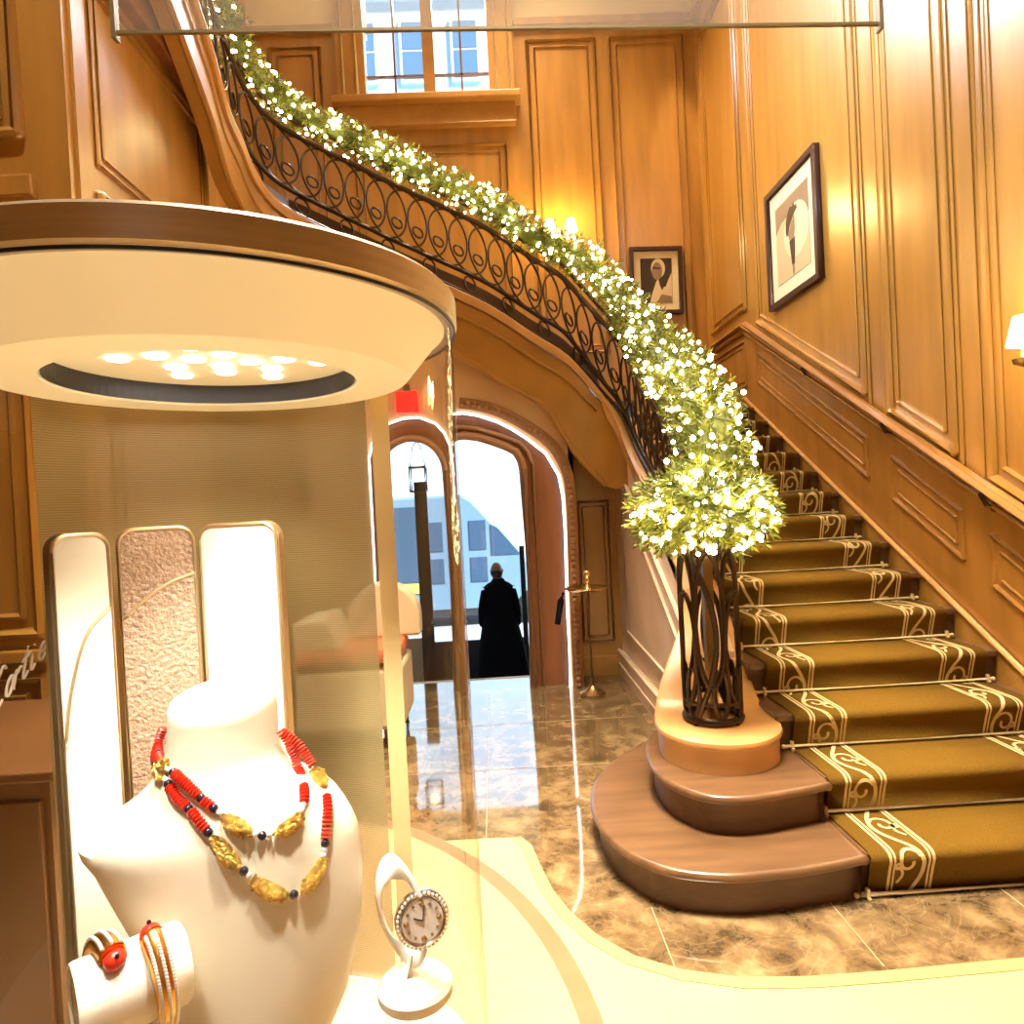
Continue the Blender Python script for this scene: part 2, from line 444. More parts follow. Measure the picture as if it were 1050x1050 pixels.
# back wall with window
wx0, wx1, wz0, wz1 = -3.69, -2.31, 6.1, 8.1
fb = lambda a, b, t: (a, 5.3+t, b)
wb = plate('wall_back', [(-6, 3.12), (-1.44, 3.12), (-1.44, 2.2), (.05, 2.2), (.05, TOPW), (wx1+.02, TOPW), (wx1+.02, wz0), (wx0-.02, wz0), (wx0-.02, TOPW), (-6, TOPW)], [], .2, 'panel', fb); wb['kind'] = 'structure'
wb2 = plate('wall_back_plaster', [(-6, TOPW), (wx0, TOPW), (wx0, wz1), (wx1, wz1), (wx1, TOPW), (.05, TOPW), (.05, 8.3), (-6, 8.3)], [], .2, 'plaster', fb); wb2['kind'] = 'structure'
struct('trim_7', MB().b2((-6, 5.24, TOPW-.05), (-4.05, 5.31, TOPW+.03)).b2((-2.0, 5.24, TOPW-.05), (.05, 5.31, TOPW+.03)), 'panel')
struct('trim_8', MB().b2((.0, 1.5, TOPW-.05), (.06, 5.3, TOPW+.03)), 'panel')
def rect(x0, x1, z0, z1, y=5.295): return [(x0, y, z0), (x1, y, z0), (x1, y, z1), (x0, y, z1)]
for a in ((-1.86, -1.10, 3.2, 6.75), (-.93, -.10, 3.2, 6.75), (-3.85, -2.15, 3.2, 5.6), (-4.75, -4.2, 3.2, 6.75)):
    molding(wb, rect(*a), .024, .013, .08)
win = struct('window_1', MB().b2((-4.0, 5.2, 6.1), (-3.69, 5.34, 8.15)).b2((-2.31, 5.2, 6.1), (-2.03, 5.34, 8.15)).b2((-4.0, 5.2, 8.1), (-2.03, 5.34, 8.3)), 'winwood')
obj('casing_bead', MB().tube([(-3.78, 5.19, 6.1), (-3.78, 5.19, 8.1)], .02).tube([(-2.22, 5.19, 6.1), (-2.22, 5.19, 8.1)], .02).tube([(-3.93, 5.19, 6.1), (-3.93, 5.19, 8.1)], .02).tube([(-2.08, 5.19, 6.1), (-2.08, 5.19, 8.1)], .02), 'plaster', win, smooth=True)
obj('sill', MB().b2((-4.06, 5.10, 6.03), (-1.97, 5.32, 6.11), .015).b2((-4.0, 5.2, 5.80), (-2.03, 5.32, 6.03), .01).tube([(-4.0, 5.2, 5.80), (-2.03, 5.2, 5.80)], .02), 'winwood', win)
obj('mullion', MB().b2((-3.05, 5.33, 6.1), (-2.92, 5.4, 8.1)), 'winwood', win)
mu = MB()
for x in (-3.37, -2.615): mu.b2((x-.012, 5.34, 6.1), (x+.012, 5.37, 8.1))
for z in (6.42, 6.94, 7.46): mu.b2((-3.69, 5.34, z), (-2.31, 5.37, z+.025))
obj('muntin', mu, 'muntin', win)
obj('pane', MB().b2((-3.69, 5.375, 6.1), (-3.05, 5.38, 8.1)).b2((-2.92, 5.375, 6.1), (-2.31, 5.38, 8.1)), 'pane', win)

# left walls
wl = struct('wall_left', MB().b2((-4.5, .70, -.2), (-4.32, 2.2, 8.3)), 'panel')
molding(wl, [(-4.315, .85, 1.0), (-4.315, 2.1, 1.0), (-4.315, 2.1, 3.1), (-4.315, .85, 3.1)])
molding(wl, [(-4.315, .85, 3.25), (-4.315, 2.12, 3.25), (-4.315, 2.12, 4.15), (-4.315, .85, 4.15)], .014, .01, .05)
struct('trim_9', MB().b2((-4.33, .64, 4.22), (-4.25, 2.24, 4.34), .01).b2((-4.33, .64, 4.5), (-4.22, 2.24, 4.62), .01), 'doorwood')
wf = struct('wall_front_left', MB().b2((-9, .65, -.2), (-4.335, .85, 8.3)), 'panel')
molding(wf, [(-6, .645, 3.3), (-4.55, .645, 3.3), (-4.55, .645, 6.5), (-6, .645, 6.5)], .03, .016, .08)
molding(wf, [(-6, .645, 1.05), (-4.58, .645, 1.05), (-4.58, .645, 2.85), (-6, .645, 2.85)], .03, .016, .08)
molding(wf, [(-6, .645, .3), (-4.58, .645, .3), (-4.58, .645, .85), (-6, .645, .85)], .03, .016, .08)
struct('trim_10', MB().b2((-9, .60, 3.0), (-4.48, .66, 3.1), .01).b2((-9, .60, .92), (-4.48, .66, .98), .01), 'panel')
struct('wall_left_return', MB().b2((-5.2, 2.2, -.2), (-4.4, 2.35, 8.3)), 'panel')
struct('wall_left_upper', MB().b2((-5.2, 2.35, -.2), (-5.0, 5.5, 8.3)), 'panel')
struct('wall_near', MB().b2((-9, -7.2, -.2), (.25, -7, 8.3)), 'panel')
struct('ceiling', MB().b2((-9, -7, 8.25), (.3, 5.6, 8.45)), 'plaster')
struct('wall_far_left', MB().b2((-9.1, -7, -.2), (-8.9, .8, 8.3)), 'panel')

# ------------------------------------------------------------------ door wall
fd = lambda a, b, t: (a, 3.06+t, b)
def arch_pts(x0, x1, zs, apex, n=14, left=True):
    """opening outline from floor up and over (elliptical head)"""
    xc, hw = (x0+x1)/2, (x1-x0)/2
    o = [(x1, 0)]
    for k in range(n+1):
        a = PI*k/n; o.append((xc+hw*math.cos(a), zs+(apex-zs)*math.sin(a)))
    o.append((x0, 0)); return o
RIGHT_EDGE = [(-1.955, .0), (-1.95, .6), (-1.935, 1.3), (-1.94, 1.56), (-1.965, 1.73), (-2.06, 1.914), (-2.211, 2.045), (-2.325, 2.125), (-2.44, 2.19), (-2.595, 2.25), (-2.72, 2.275), (-2.8, 2.27)]
RIGHT_OPEN = [(-2.25, 0), (-2.25, 1.80), (-2.265, 1.88), (-2.30, 1.945), (-2.38, 1.995), (-2.49, 2.04), (-2.6, 2.08), (-2.72, 2.10), (-2.80, 2.09), (-2.83, 2.06), (-2.83, 0)]
LEFT_EDGE = [(-2.82, 1.55), (-2.82, 1.85), (-2.835, 2.02), (-2.875, 2.12), (-2.94, 2.20), (-3.067, 2.255), (-3.2, 2.255), (-3.36, 2.206), (-3.44, 2.12), (-3.49, 1.95), (-3.5, 0)]
LEFT_OPEN = arch_pts(-3.43, -2.885, 1.82, 2.10)
wallpoly = [(-5.0, 0), (-1.84, 0), (-1.84, 2.1), (-1.95, 2.22), (-2.1, 2.38), (-2.42, 2.57), (-2.72, 2.77), (-3.3, 3.05), (-3.9, 3.4), (-5.0, 3.5)]
edge_hole_r = RIGHT_EDGE+[(-2.81, 0)]
edge_hole = [(-1.955, 0)]+RIGHT_EDGE[1:-1]+[(-2.80, 2.22), (-2.81, 2.05)]+LEFT_EDGE[1:]
wd = plate('wall_door', [(-5.0, 0), (-3.5, 0)]+LEFT_EDGE[::-1][1:-1]+[(-2.81, 2.1)]+RIGHT_EDGE[::-1]+wallpoly[1:], [], .2, 'doorplaster', fd); wd['kind'] = 'structure'
fd2 = lambda a, b, t: (a, 3.14+t, b)
panel_out = [(-3.6, 0), (-1.85, 0), (-1.85, 1.7), (-2.0, 2.0), (-2.3, 2.2), (-2.8, 2.35), (-3.2, 2.35), (-3.5, 2.2), (-3.6, 1.9)]
# solid leaf wall between the two arched lights
dpoly = [(-3.6, 0), LEFT_OPEN[-1]]+LEFT_OPEN[::-1][1:]+RIGHT_OPEN[::-1]+panel_out[1:]
door = plate('door_1', dpoly, [], .1, 'doorwood', fd2); door['kind'] = 'structure'
obj('architrave', MB().tube([(x, 3.12, z) for x, z in RIGHT_OPEN], .035, n=8).tube([(x-.07 if False else x, 3.125, z) for x, z in [(-2.17, 0), (-2.17, 1.84), (-2.2, 1.94), (-2.26, 2.02), (-2.4, 2.08), (-2.6, 2.15), (-2.74, 2.175), (-2.8, 2.17)]], .018, n=8), 'carved', door, smooth=True)
obj('left_architrave', MB().tube([(x, 3.12, z) for x, z in LEFT_OPEN], .03, n=8), 'carved', door, smooth=True)
ls = thing('edge_highlight', 'thin white glowing line added as the daylight highlight on the tall arch over the right doorway light', 'light strip', (-2.3, 3.05, 2.2), 'glowing lines round the arches')
obj('glow_line', MB().tube([(x, 3.045, z) for x, z in RIGHT_EDGE], .011, n=6), 'edgeline', ls, smooth=True)  # daylight highlight built as a glowing tube, not a lamp
ls = thing('edge_highlight', 'thin white glowing line added as the daylight highlight on the narrower left arch, below the red sign', 'light strip', (-3.1, 3.05, 2.2), 'glowing lines round the arches')
obj('glow_line', MB().tube([(x, 3.045, z) for x, z in LEFT_EDGE], .009, n=6), 'edgeline', ls, smooth=True)
cb = MB(); CP = Path([(-1.89, 3.03, .0), (-1.885, 3.03, .8), (-1.875, 3.03, 1.5), (-1.90, 3.03, 1.76), (-2.01, 3.03, 1.98), (-2.20, 3.03, 2.14), (-2.42, 3.03, 2.27), (-2.6, 3.03, 2.33), (-2.74, 3.03, 2.355)])
cb.tube([CP.at(CP.len*k/60) for k in range(61)], .045, n=8, flat=(1, .5), up=(0, 1, 0))
for k in range(58):
    p = CP.at(CP.len*(k+.5)/58); cb.ball((p.x, 3.0, p.z), .022, 8, 6, (1, .8, 1))
obj('carved_band', cb, 'carved', door, smooth=True)
wdr = struct('wall_door_right', MB().b2((-1.86, 3.4, -.2), (-1.42, 3.6, 2.12)), 'panel')
struct('wall_door_return', MB().b2((-1.88, 3.06, 0), (-1.84, 3.4, 2.1)), 'doorwood')
molding(wdr, [(-1.78, 3.395, .3), (-1.52, 3.395, .3), (-1.52, 3.395, 1.5), (-1.78, 3.395, 1.5)], .014, .008, .04)
struct('baseboard_door', MB().b2((-1.84, 3.36, 0), (-1.45, 3.41, .16)), 'panel')
struct('baseboard_left', MB().b2((-5, 3.02, 0), (-3.52, 3.07, .16)), 'panel')

# vestibule and street
struct('floor_street', MB().b2((-40, 3.5, -1.3), (30, 60, -1.04)), 'street')
struct('wall_vestibule_left', MB().b2((-5.6, 3.5, -1.1), (-5.4, 5.52, 3.1)).b2((-5.6, 5.52, -1.1), (-5.4, 7.4, 3.2)), 'vest')
struct('wall_vestibule_right', MB().b2((-1.6, 3.62, -1.1), (-1.45, 5.52, 2.08)).b2((-1.6, 5.52, -1.1), (-1.45, 7.4, 3.2)), 'vest')
struct('ceiling_vestibule', MB().b2((-5.6, 5.52, 2.9), (-1.45, 7.4, 3.1)), 'plaster')
struct('trim_11', MB().b2((-5.4, 3.26, -.6), (-1.6, 3.5, .0)), 'vest')
d2 = struct('door_2', MB().b2((-3.64, 7.36, -1.04), (-3.46, 7.44, 1.9)).b2((-2.17, 7.36, -1.04), (-2.10, 7.44, .9)), 'black')
obj('kick_panel', MB().b2((-3.46, 7.37, -1.04), (-2.17, 7.43, -.43)), 'black', d2)
obj('side_panel', MB().b2((-4.9, 7.37, -1.04), (-3.64, 7.43, -.36)), 'vest', d2)
obj('pane', MB().b2((-3.46, 7.395, -.43), (-2.17, 7.405, 2.3)), 'pane', d2)

lt = thing('lantern', 'small square glass lantern hanging beyond the left arch', 'lantern', (-3.37, 5.5, 1.72))
lx, ly = -3.37, 5.5
fr = MB()
for sx in (-.09, .09):
    for sy in (-.09, .09): fr.tube([(lx+sx, ly+sy, 1.72), (lx+sx, ly+sy, 2.0)], .011, n=6)
for z in (1.72, 2.0):
    fr.tube([(lx-.09, ly-.09, z), (lx+.09, ly-.09, z), (lx+.09, ly+.09, z), (lx-.09, ly+.09, z)], .014, True, 6)
for sx in (-.09, .09): fr.tube([(lx+sx, ly, 2.0), (lx+sx*.5, ly, 2.25), (lx, ly, 2.3)], .007, n=6)
obj('frame', fr, 'black', lt)
obj('bulb', MB().ball((lx, ly, 1.9), .05), 'flame', lt, smooth=True)
obj('chain', MB().tube([(lx, ly, 2.3), (lx, ly, 2.92)], .008, n=6), 'black', lt)

ex = thing('exit_sign', 'glowing red exit sign box high above the left arch', 'sign', (-3.15, 3.0, 2.3))
obj('box', MB().b2((-3.24, 2.96, 2.29), (-3.07, 3.05, 2.46), .008), 'exit', ex)
obj('bracket', MB().b2((-3.18, 3.0, 2.45), (-3.13, 3.07, 2.52)), 'darkbrass', ex)

# van
VY = 12
van = thing('van', 'pale blue high-roofed shuttle van parked in the street outside', 'van', (-4, 13, -1.04))
prof = [(-8.2, -.72), (-1.0, -.72), (-.85, -.5), (-.9, -.05), (-1.15, .15), (-1.85, .30), (-2.55, 1.15), (-2.95, 1.62), (-3.15, 1.76), (-8.1, 1.80), (-8.25, 1.6)]
obj('body', MB().prism(prof, VY, VY+2.0, lambda a, b, z: (a, z, b)), 'van', van, bevel=.06)
for w in ((-4.72, -4.12, -.05, 1.55), (-3.95, -3.62, .58, 1.2), (-3.95, -3.62, -.1, .42), (-3.06, -2.70, .58, 1.2), (-3.06, -2.70, -.1, .42), (-5.6, -4.95, .5, 1.4)):
    obj('window', MB().b2((w[0], VY-.02, w[2]), (w[1], VY+.03, w[3]), .01), 'vanwin', van)
obj('cab_window', MB().prism([(-2.6, .45), (-2.0, .45), (-2.45, 1.02), (-2.6, 1.1)], VY-.02, VY+.03, lambda a, b, z: (a, z, b)), 'vanwin', van)
obj('stripe', MB().b2((-4.85, VY-.03, -.28), (-4.1, VY+.02, -.08)), 'yellow', van)
obj('skirt', MB().b2((-8, VY-.01, -.80), (-1.0, VY+1.9, -.66)), 'tyre', van)
for x in (-1.75, -6.6):
    obj('wheel', MB().lathe([(0, -.12), (.3, -.12), (.36, -.08), (.36, .08), (.3, .12), (0, .12)], (x, VY+.08, -.68), 24, (0, 1, 0)), 'tyre', van, smooth=True)

# facade across the street
bd = thing('building', 'pale stone office facade with rows of windows across the street', 'building', (-6, 26, -1.04))
obj('wall', MB().b2((-30, 26, -1.04), (20, 30, 34)), 'stone', bd)
for zz in (15.0, 19.0, 23.2):
    for i in range(6):
        x = -9.6+i*2.1
        wn = obj('window', MB().b2((x, 25.86, zz), (x+1.2, 26.02, zz+2.6)), 'stone', bd)
        obj('pane', MB().b2((x+.12, 25.84, zz+.15), (x+1.08, 25.88, zz+1.25)).b2((x+.12, 25.84, zz+1.35), (x+1.08, 25.88, zz+2.45)), 'fwin', wn)
for zz in (14.2, 18.2, 22.4): obj('ledge', MB().b2((-30, 25.7, zz), (20, 26.05, zz+.35)), 'stone', bd)

# ------------------------------------------------------------------ staircase
st = thing('staircase', 'grand wooden staircase rising along the right wall and curving back to the left', 'staircase', (-1.3, 0, 0))
def nosed(mbp, poly, ztop, th=.034):
    """tread slab with rounded nosing from a 2-D outline (offset inwards on the edges)"""
    c = Vector((sum(p[0] for p in poly)/len(poly), sum(p[1] for p in poly)/len(poly)))
    rows = []
    n = len(poly)
    def ins(d):
        o = []
        for i in range(n):
            a = Vector(poly[i-1]); p = Vector(poly[i]); b = Vector(poly[(i+1) % n])
            t = (b-a).normalized(); nn = Vector((t.y, -t.x))
            if nn.dot(p-c) < 0: nn = -nn
            o.append(p-nn*d)
        return o
    for d, z in ((.03, ztop-th), (.008, ztop-th), (.0, ztop-th*.65), (.0, ztop-th*.35), (.008, ztop-.002), (.02, ztop)):
        rows.append([(q.x, q.y, z) for q in ins(d)])
    mbp.loft(rows, True, True)
def dshape(pts, n=6):
    return [(p.x, p.y) for p in smooth_path([(a, b, 0) for a, b in pts], n)]
P1 = dshape([(-1.44, 1.52), (-1.66, 1.34), (-1.90, 1.10), (-2.08, .80), (-2.145, .48), (-2.10, .18), (-1.97, -.02), (-1.76, -.105), (-1.55, -.108), (-1.35, -.08), (-1.195, -.045)])+[(-1.195, .33), (-1.2, 1.5)]
P2 = dshape([(-1.44, 1.25), (-1.66, 1.06), (-1.80, .86), (-1.862, .60), (-1.845, .36), (-1.74, .185), (-1.58, .135), (-1.40, .165), (-1.195, .215)])+[(-1.195, .63), (-1.2, 1.2)]
def inset(poly, d):
    c = Vector((sum(p[0] for p in poly)/len(poly), sum(p[1] for p in poly)/len(poly))); o = []; n = len(poly)
    for i in range(n):
        a = Vector(poly[i-1]); p = Vector(poly[i]); b = Vector(poly[(i+1) % n]); t = (b-a).normalized(); nn = Vector((t.y, -t.x))
        if nn.dot(p-c) < 0: nn = -nn
        q = p-nn*d; o.append((q.x, q.y))
    return o
for i in range(1, NS+1):
    z = i*RS; y0 = (i-1)*T
    yb = i*T+.02 if i < NS else 5.3
    xl = -1.27 if i < 11 else -1.30
    if i <= 2:
        P = (P1, P2)[i-1]
        mb = MB(); nosed(mb, P, z); s_ = obj('step', mb, 'step', st, smooth=True)
        mb = MB().prism(inset(P, .035), z-RS+.001, z-.033); obj('riser', mb, 'riser', s_, smooth=True)
        mb = MB(); mb.b2((-1.2, y0-.03, z-.034), (0, yb, z), .008); obj('tread', mb, 'step', s_)
        obj('riser_board', MB().b2((-1.2, y0, z-RS), (0, y0+.03, z-.03)), 'riser', s_)
    else:
        mb = MB().b2((xl, y0-.03, z-.034), (0, yb, z), .008); s_ = obj('step', mb, 'step', st)
        obj('riser', MB().b2((xl, y0, z-RS-.02), (0, y0+.03, z-.03)), 'riser', s_)
# landing corner and the flight that climbs to the left
for k in range(8):
    x1 = -1.30-.3*k; z = 2.31+RS*k if k else 2.31
    mb = MB().b2((x1-.33, 3.02, z-.05), (x1, 5.29, z)).b2((x1-.03, 3.02, z-RS-.05), (x1, 5.29, z-.02)); obj('step', mb, 'step', st)
obj('step', MB().b2((-4.9, 3.02, 3.58), (-3.69, 5.29, 3.63)), 'step', st)

# outer line of the curb (top edge) : flight one, corner, flight two, flight three
CPTS = [(-1.45, 1.3, 1.0), (-1.45, 1.55, 1.2), (-1.45, 2.15, 1.59), (-1.45, 2.5, 1.77), (-1.46, 2.75, 1.95), (-1.52, 2.9, 2.22), (-1.65, 2.95, 2.45), (-1.85, 2.95, 2.69), (-2.09, 2.95, 2.86),
        (-2.47, 2.92, 3.12), (-2.96, 2.88, 3.36), (-3.30, 2.83, 3.52), (-3.80, 2.74, 3.765), (-4.0, 2.60, 3.88), (-4.09, 2.46, 4.02), (-4.115, 2.3, 4.16), (-4.12, 2.07, 4.26), (-4.12, 1.8, 4.54), (-4.12, 1.2, 4.95)]
CURB = Path(CPTS, 8)
def sideways(d):
    a = CURB.at(d-.03); b = CURB.at(d+.03); t = (b-a); t.z = 0; t.normalize()
    return Vector((t.y, -t.x, 0))      # towards the treads
# plinth nose + rising curb as one loft
rows = []
def curb_row(c, n, w, zt, zb, lip=.012):
    o = []
    for a, z in ((0, zb), (0, zt-.07), (-lip, zt-.05), (-lip, zt-.02), (.02, zt), (w-.02, zt), (w+lip, zt-.02), (w+lip, zt-.05), (w, zt-.07), (w, zb)):
        q = c+n*a; o.append((q.x, q.y, z))
    return o
N = 90
for k in range(N+1):
    d = CURB.len*k/N; p = CURB.at(d); n = sideways(d)
    w = .17 if p.x > -1.6 else .14
    rows.append(curb_row(p, n, w, p.z, p.z-(.16 if p.x > -1.6 else .085)))
cu = obj('curb', MB().loft(rows, True, True), 'curb', st, smooth=True)
# plinth with rounded nose
ys = [.338, .3385, .342, .35, .362, .38, .41, .45, .5, .55, .6, .68, .76, .84, .92, 1.0, 1.08, 1.16, 1.24, 1.31]
def psec(y, g=0):
    if y < .6:
        h = math.sqrt(max(1e-6, .2625**2-(y-.6)**2)); L, Rr = -1.5275-h, -1.5275+h
    else:
        L = interp(y, [.6, .7, .8, .9, 1.0, 1.1, 1.2, 1.31], [-1.79, -1.785, -1.76, -1.71, -1.64, -1.56, -1.49, -1.45]); Rr = -1.265
    zt = interp(y, [.338, .74, .85, 1.0, 1.15, 1.31], [.475, .475, .53, .67, .83, 1.0])
    c = Vector((-1.5275, .6)); 
    def gr(x):
        v = Vector((x, y))-c
        if y < .6: v = v*(1+g/.2625)+c
        else: v = Vector((x+(g if x > -1.5 else -g), y))
        return v
    return gr(L), gr(Rr), zt
mb = MB(); lay = []
for g, dz in ((0, None), (0, -.045), (.012, -.036), (.016, -.024), (.012, -.010), (-.006, 0)):
    ring = []
    sec = [psec(y, g) for y in ys]
    ring = [(q[0].x, q[0].y, .32 if dz is None else q[2]+dz) for q in sec[::-1]]+[(q[1].x, q[1].y, .32 if dz is None else q[2]+dz) for q in sec]
    lay.append(ring)
mb.loft(lay, True)
sec = [psec(y, -.006) for y in ys]
mb.loft([[(q[0].x, q[0].y, q[2]), (q[1].x, q[1].y, q[2])] for q in sec])
bmesh.ops.remove_doubles(mb.bm, verts=mb.bm.verts[:], dist=1e-5)
obj('plinth', mb, 'curb', st, smooth=True)

# spandrel under flight one
sp = [(-1, 0)]
sp = [(1.2, 0), (3.45, 0), (3.45, 1.95)]+[(q[1], q[2]-.02) for q in CPTS[4::-1]]+[(1.0, .7), (.95, .3)]
spo = obj('spandrel', MB().prism(sp, -1.45, -1.30, lambda a, b, z: (z, a, b)), 'spandrel', st)
obj('spandrel_molding', MB().tube([(-1.455, 1.25, .52), (-1.455, 3.1, 1.62), (-1.455, 3.1, .42), (-1.455, 1.45, .36)], .014, True, 8).tube([(-1.455, 1.1, .62), (-1.455, 3.25, 1.85)], .02, n=8), 'spandrel', spo, smooth=True)
obj('skirting', MB().b2((-1.49, 1.2, 0), (-1.44, 3.42, .2)).tube([(-1.48, 1.2, .2), (-1.48, 3.42, .2)], .018, n=8).tube([(-1.49, 1.2, .1), (-1.49, 3.42, .1)], .01, n=8), 'spandrel', spo)

# wood apron below the curb of the second flight
BX = [-4.2, -3.8, -3.3, -2.72, -2.42, -2.05, -1.94, -1.83, -1.72, -1.57, -1.45]
BZ = [3.55, 3.28, 3.02, 2.72, 2.52, 2.30, 2.10, 1.90, 1.77, 1.60, 1.60]
rows = []
d0 = 0
for k in range(N+1):
    d = CURB.len*k/N; p = CURB.at(d)
    if p.y < 2.45 and p.x > -2: continue
    if p.x < -4.05: zb = p.z-.5
    else: zb = interp(p.x, BX, BZ)
    if p.x > -1.47: zb = 1.60
    n = sideways(d); q = p+n*.02; w = n*.10
    zb = min(zb, p.z-.2)
    rows.append([(q.x, q.y, p.z-.1), (q.x, q.y, zb), (q.x+w.x, q.y+w.y, zb), (q.x+w.x, q.y+w.y, p.z-.1)])
ap = obj('apron', MB().loft(rows, True, True), 'fascia', st, smooth=True)
em = [Vector(r[1]) for r in rows if r[1][0] < -1.55]
obj('apron_bead', MB().tube(em, .02, n=8).tube([Vector(r[0])-Vector((0, .015, .12)) for r in rows if r[1][0] < -1.6], .012, n=8), 'fascia', ap, smooth=True)
sf = []
for r in rows:
    x, y, z = r[2]
    if x < -1.5 and x > -4.0: sf.append([(x, y, z+.01), (x, 3.42 if x > -1.86 else 3.08, z+.12)])
obj('soffit', MB().loft(sf), 'fascia', st)

# ------------------------------------------------------------------ carpet runner
prof = [(-.010, .004)]
for i in range(1, NS+1):
    y0 = (i-1)*T; z = i*RS; e = .009
    prof += [(y0-.034-e, z-.045), (y0-.041-e, z-.03), (y0-.042-e, z-.016), (y0-.036-e, z-.002), (y0-.022, z+.007), (y0, z+e)]
    prof += [(i*T-.05, z+e), (i*T-e-.002, z+e)] if i < NS else [(5.2, z+e)]
PL = [0]
for a, b in zip(prof, prof[1:]): PL.append(PL[-1]+math.hypot(b[0]-a[0], b[1]-a[1]))
def runner(s, lift=0):
    s = max(0, min(PL[-1], s)); i = 0
    lo, hi = 0, len(PL)-1
    while hi-lo > 1:
        m = (lo+hi)//2
        if PL[m] <= s: lo = m
        else: hi = m
    t = (s-PL[lo])/max(1e-9, PL[hi]-PL[lo])
    a, b = prof[lo], prof[hi]
    d = Vector((b[0]-a[0], b[1]-a[1])).normalized(); n = Vector((-d.y, d.x))
    return lerp(a[0], b[0], t)+n.x*lift, lerp(a[1], b[1], t)+n.y*lift
RL, RR = -1.19, -.07
mb = MB(); rows = []
for y, z in prof: rows.append([(RL, y, z), (RR, y, z)])
mb.loft(rows)
rn = obj('carpet_runner', mb, 'carpet', base=(-.63, 0, 0), smooth=True)
tag(rn, 'olive brown stair carpet with cream scrolling borders climbing the stairs', 'carpet')
sol = rn.modifiers.new('s', 'SOLIDIFY'); sol.thickness = .007; sol.offset = -1
SMAX = PL[-1]-1.3
def ribbon(mb, pts, w, lift=.0025):
    """pts: (x, s) on the runner"""
    rws = []
    for i, (x, s) in enumerate(pts):
        a = Vector(pts[max(0, i-1)]); b = Vector(pts[min(len(pts)-1, i+1)]); d = (b-a)
        if d.length < 1e-9: d = Vector((0, 1))
        d.normalize(); n = Vector((-d.y, d.x))*w/2
        y1, z1 = runner(s+n.y, lift); y2, z2 = runner(s-n.y, lift)
        rws.append([(x+n.x, y1, z1), (x-n.x, y2, z2)])
    mb.loft(rws)
for x0, flip in ((-1.122, 1), (-.137-.168, -1)):
    W = .168; mb = MB(); ss = [.012*k for k in range(int(SMAX/.012))]
    for u in (.02, .115, .885, .98): ribbon(mb, [(x0+W*u, s) for s in ss], .008 if u in (.115, .885) else .011)
    lam = .2325*2
    ribbon(mb, [(x0+W*(.5+.27*flip*math.sin(2*PI*s/lam)), s) for s in ss], .016)
    k = 0; s = lam*.25
    while s < SMAX-.2:
        sg = 1 if k % 2 == 0 else -1
        cxx = x0+W*(.5-.06*flip*sg); pts = []
        for q in range(22):
            a = q/21*1.6*2*PI*.62; rd = .046*(1-.72*q/21)
            pts.append((cxx+flip*sg*rd*math.cos(a+.4), s+.02+rd*1.25*math.sin(a+.4)))
        ribbon(mb, pts, .013); 
        pts = [(x0+W*(.5-.30*flip*sg)+flip*sg*.02*math.sin(t*3), s-.07+.075*t) for t in [q/8 for q in range(9)]]
        ribbon(mb, pts, .011)
        ex_, es_ = pts[-1]
        ribbon(mb, [(ex_+.012*math.cos(a), es_+.012*math.sin(a)) for a in [2*PI*q/10 for q in range(11)]], .013)
        s += lam/2; k += 1
    b_ = obj('border', mb, 'carpetline', rn); b_['label'] = 'cream scrolling vine border'

ordn = ['lowest', 'second', 'third', 'fourth', 'fifth', 'sixth', 'seventh', 'eighth', 'ninth', 'tenth', 'eleventh', 'twelfth', 'thirteenth']
r0_ = None
for k in range(13):
    lab = 'thin brass stair rod at floor level below the first step' if k == 0 else 'thin brass stair rod holding the carpet, %s above the one on the floor' % ('next' if k == 1 else ordn[k-1])
    y, z = k*T-.026, k*RS+.020
    if k == 0: y = -.03; z = .013
    if r0_ is None:
        r0_ = thing('stair_rod', lab, 'stair rod', (-.63, y, z), 'brass stair rods'); root = r0_
        obj('rod', MB().tube([(-1.235, y, z), (-.035, y, z)], .009, n=8).ball((-1.24, y, z), .011, 8, 6).ball((-.03, y, z), .011, 8, 6), 'rodbrass', root, smooth=True)
        for x in (-1.20, -.06): obj('bracket', MB().box((x, y-.002, z), (.012, .02, .05), bevel=.003).box((x, y+.004, z-.008), (.012, .05, .008), bevel=.002), 'rodbrass', root)
        kids = list(root.children)
    else:
        root = r0_.copy(); COL.objects.link(root); root.location = (-.63, y, z); root['label'] = lab
        for c_ in kids:
            q = c_.copy(); COL.objects.link(q); q.parent = root

# ------------------------------------------------------------------ balustrade
bal = thing('balustrade', 'dark scrolled iron balustrade of ovals and rings along the curved stair', 'balustrade', (-1.4, 1.3, 1.0))
def rail_h(d):
    p = CURB.at(d)
    if p.x > -1.5 and p.y < 2.6: return .07, .55
    t = min(1, max(0, (-1.45-p.x)/.4))
    return lerp(.07, .18, t), lerp(.60, .63, t)
def bpt(d, v):
    """v 0..1 between bottom and top rail"""
    p = CURB.at(d); n = sideways(d); a, b = rail_h(d)
    return p+n*.07+Vector((0, 0, lerp(a, b, v)))
ND = 110
rows = []
for k in range(ND+1):
    d_ = CURB.len*k/ND; p = CURB.at(d_)
    if p.x > -1.6: continue
    q = p+sideways(d_)*.11; q2 = q+sideways(d_)*.02
    rows.append([(q.x, q.y, p.z-.02), (q.x, q.y, p.z+.13), (q2.x, q2.y, p.z+.13), (q2.x, q2.y, p.z-.02)])
obj('string_board', MB().loft(rows, True, True), 'cabinet', st)
ds = [CURB.len*k/ND for k in range(ND+1)]
obj('top_rail', MB().tube([bpt(d, 1) for d in ds], .021, n=8), 'handrail', bal, smooth=True)
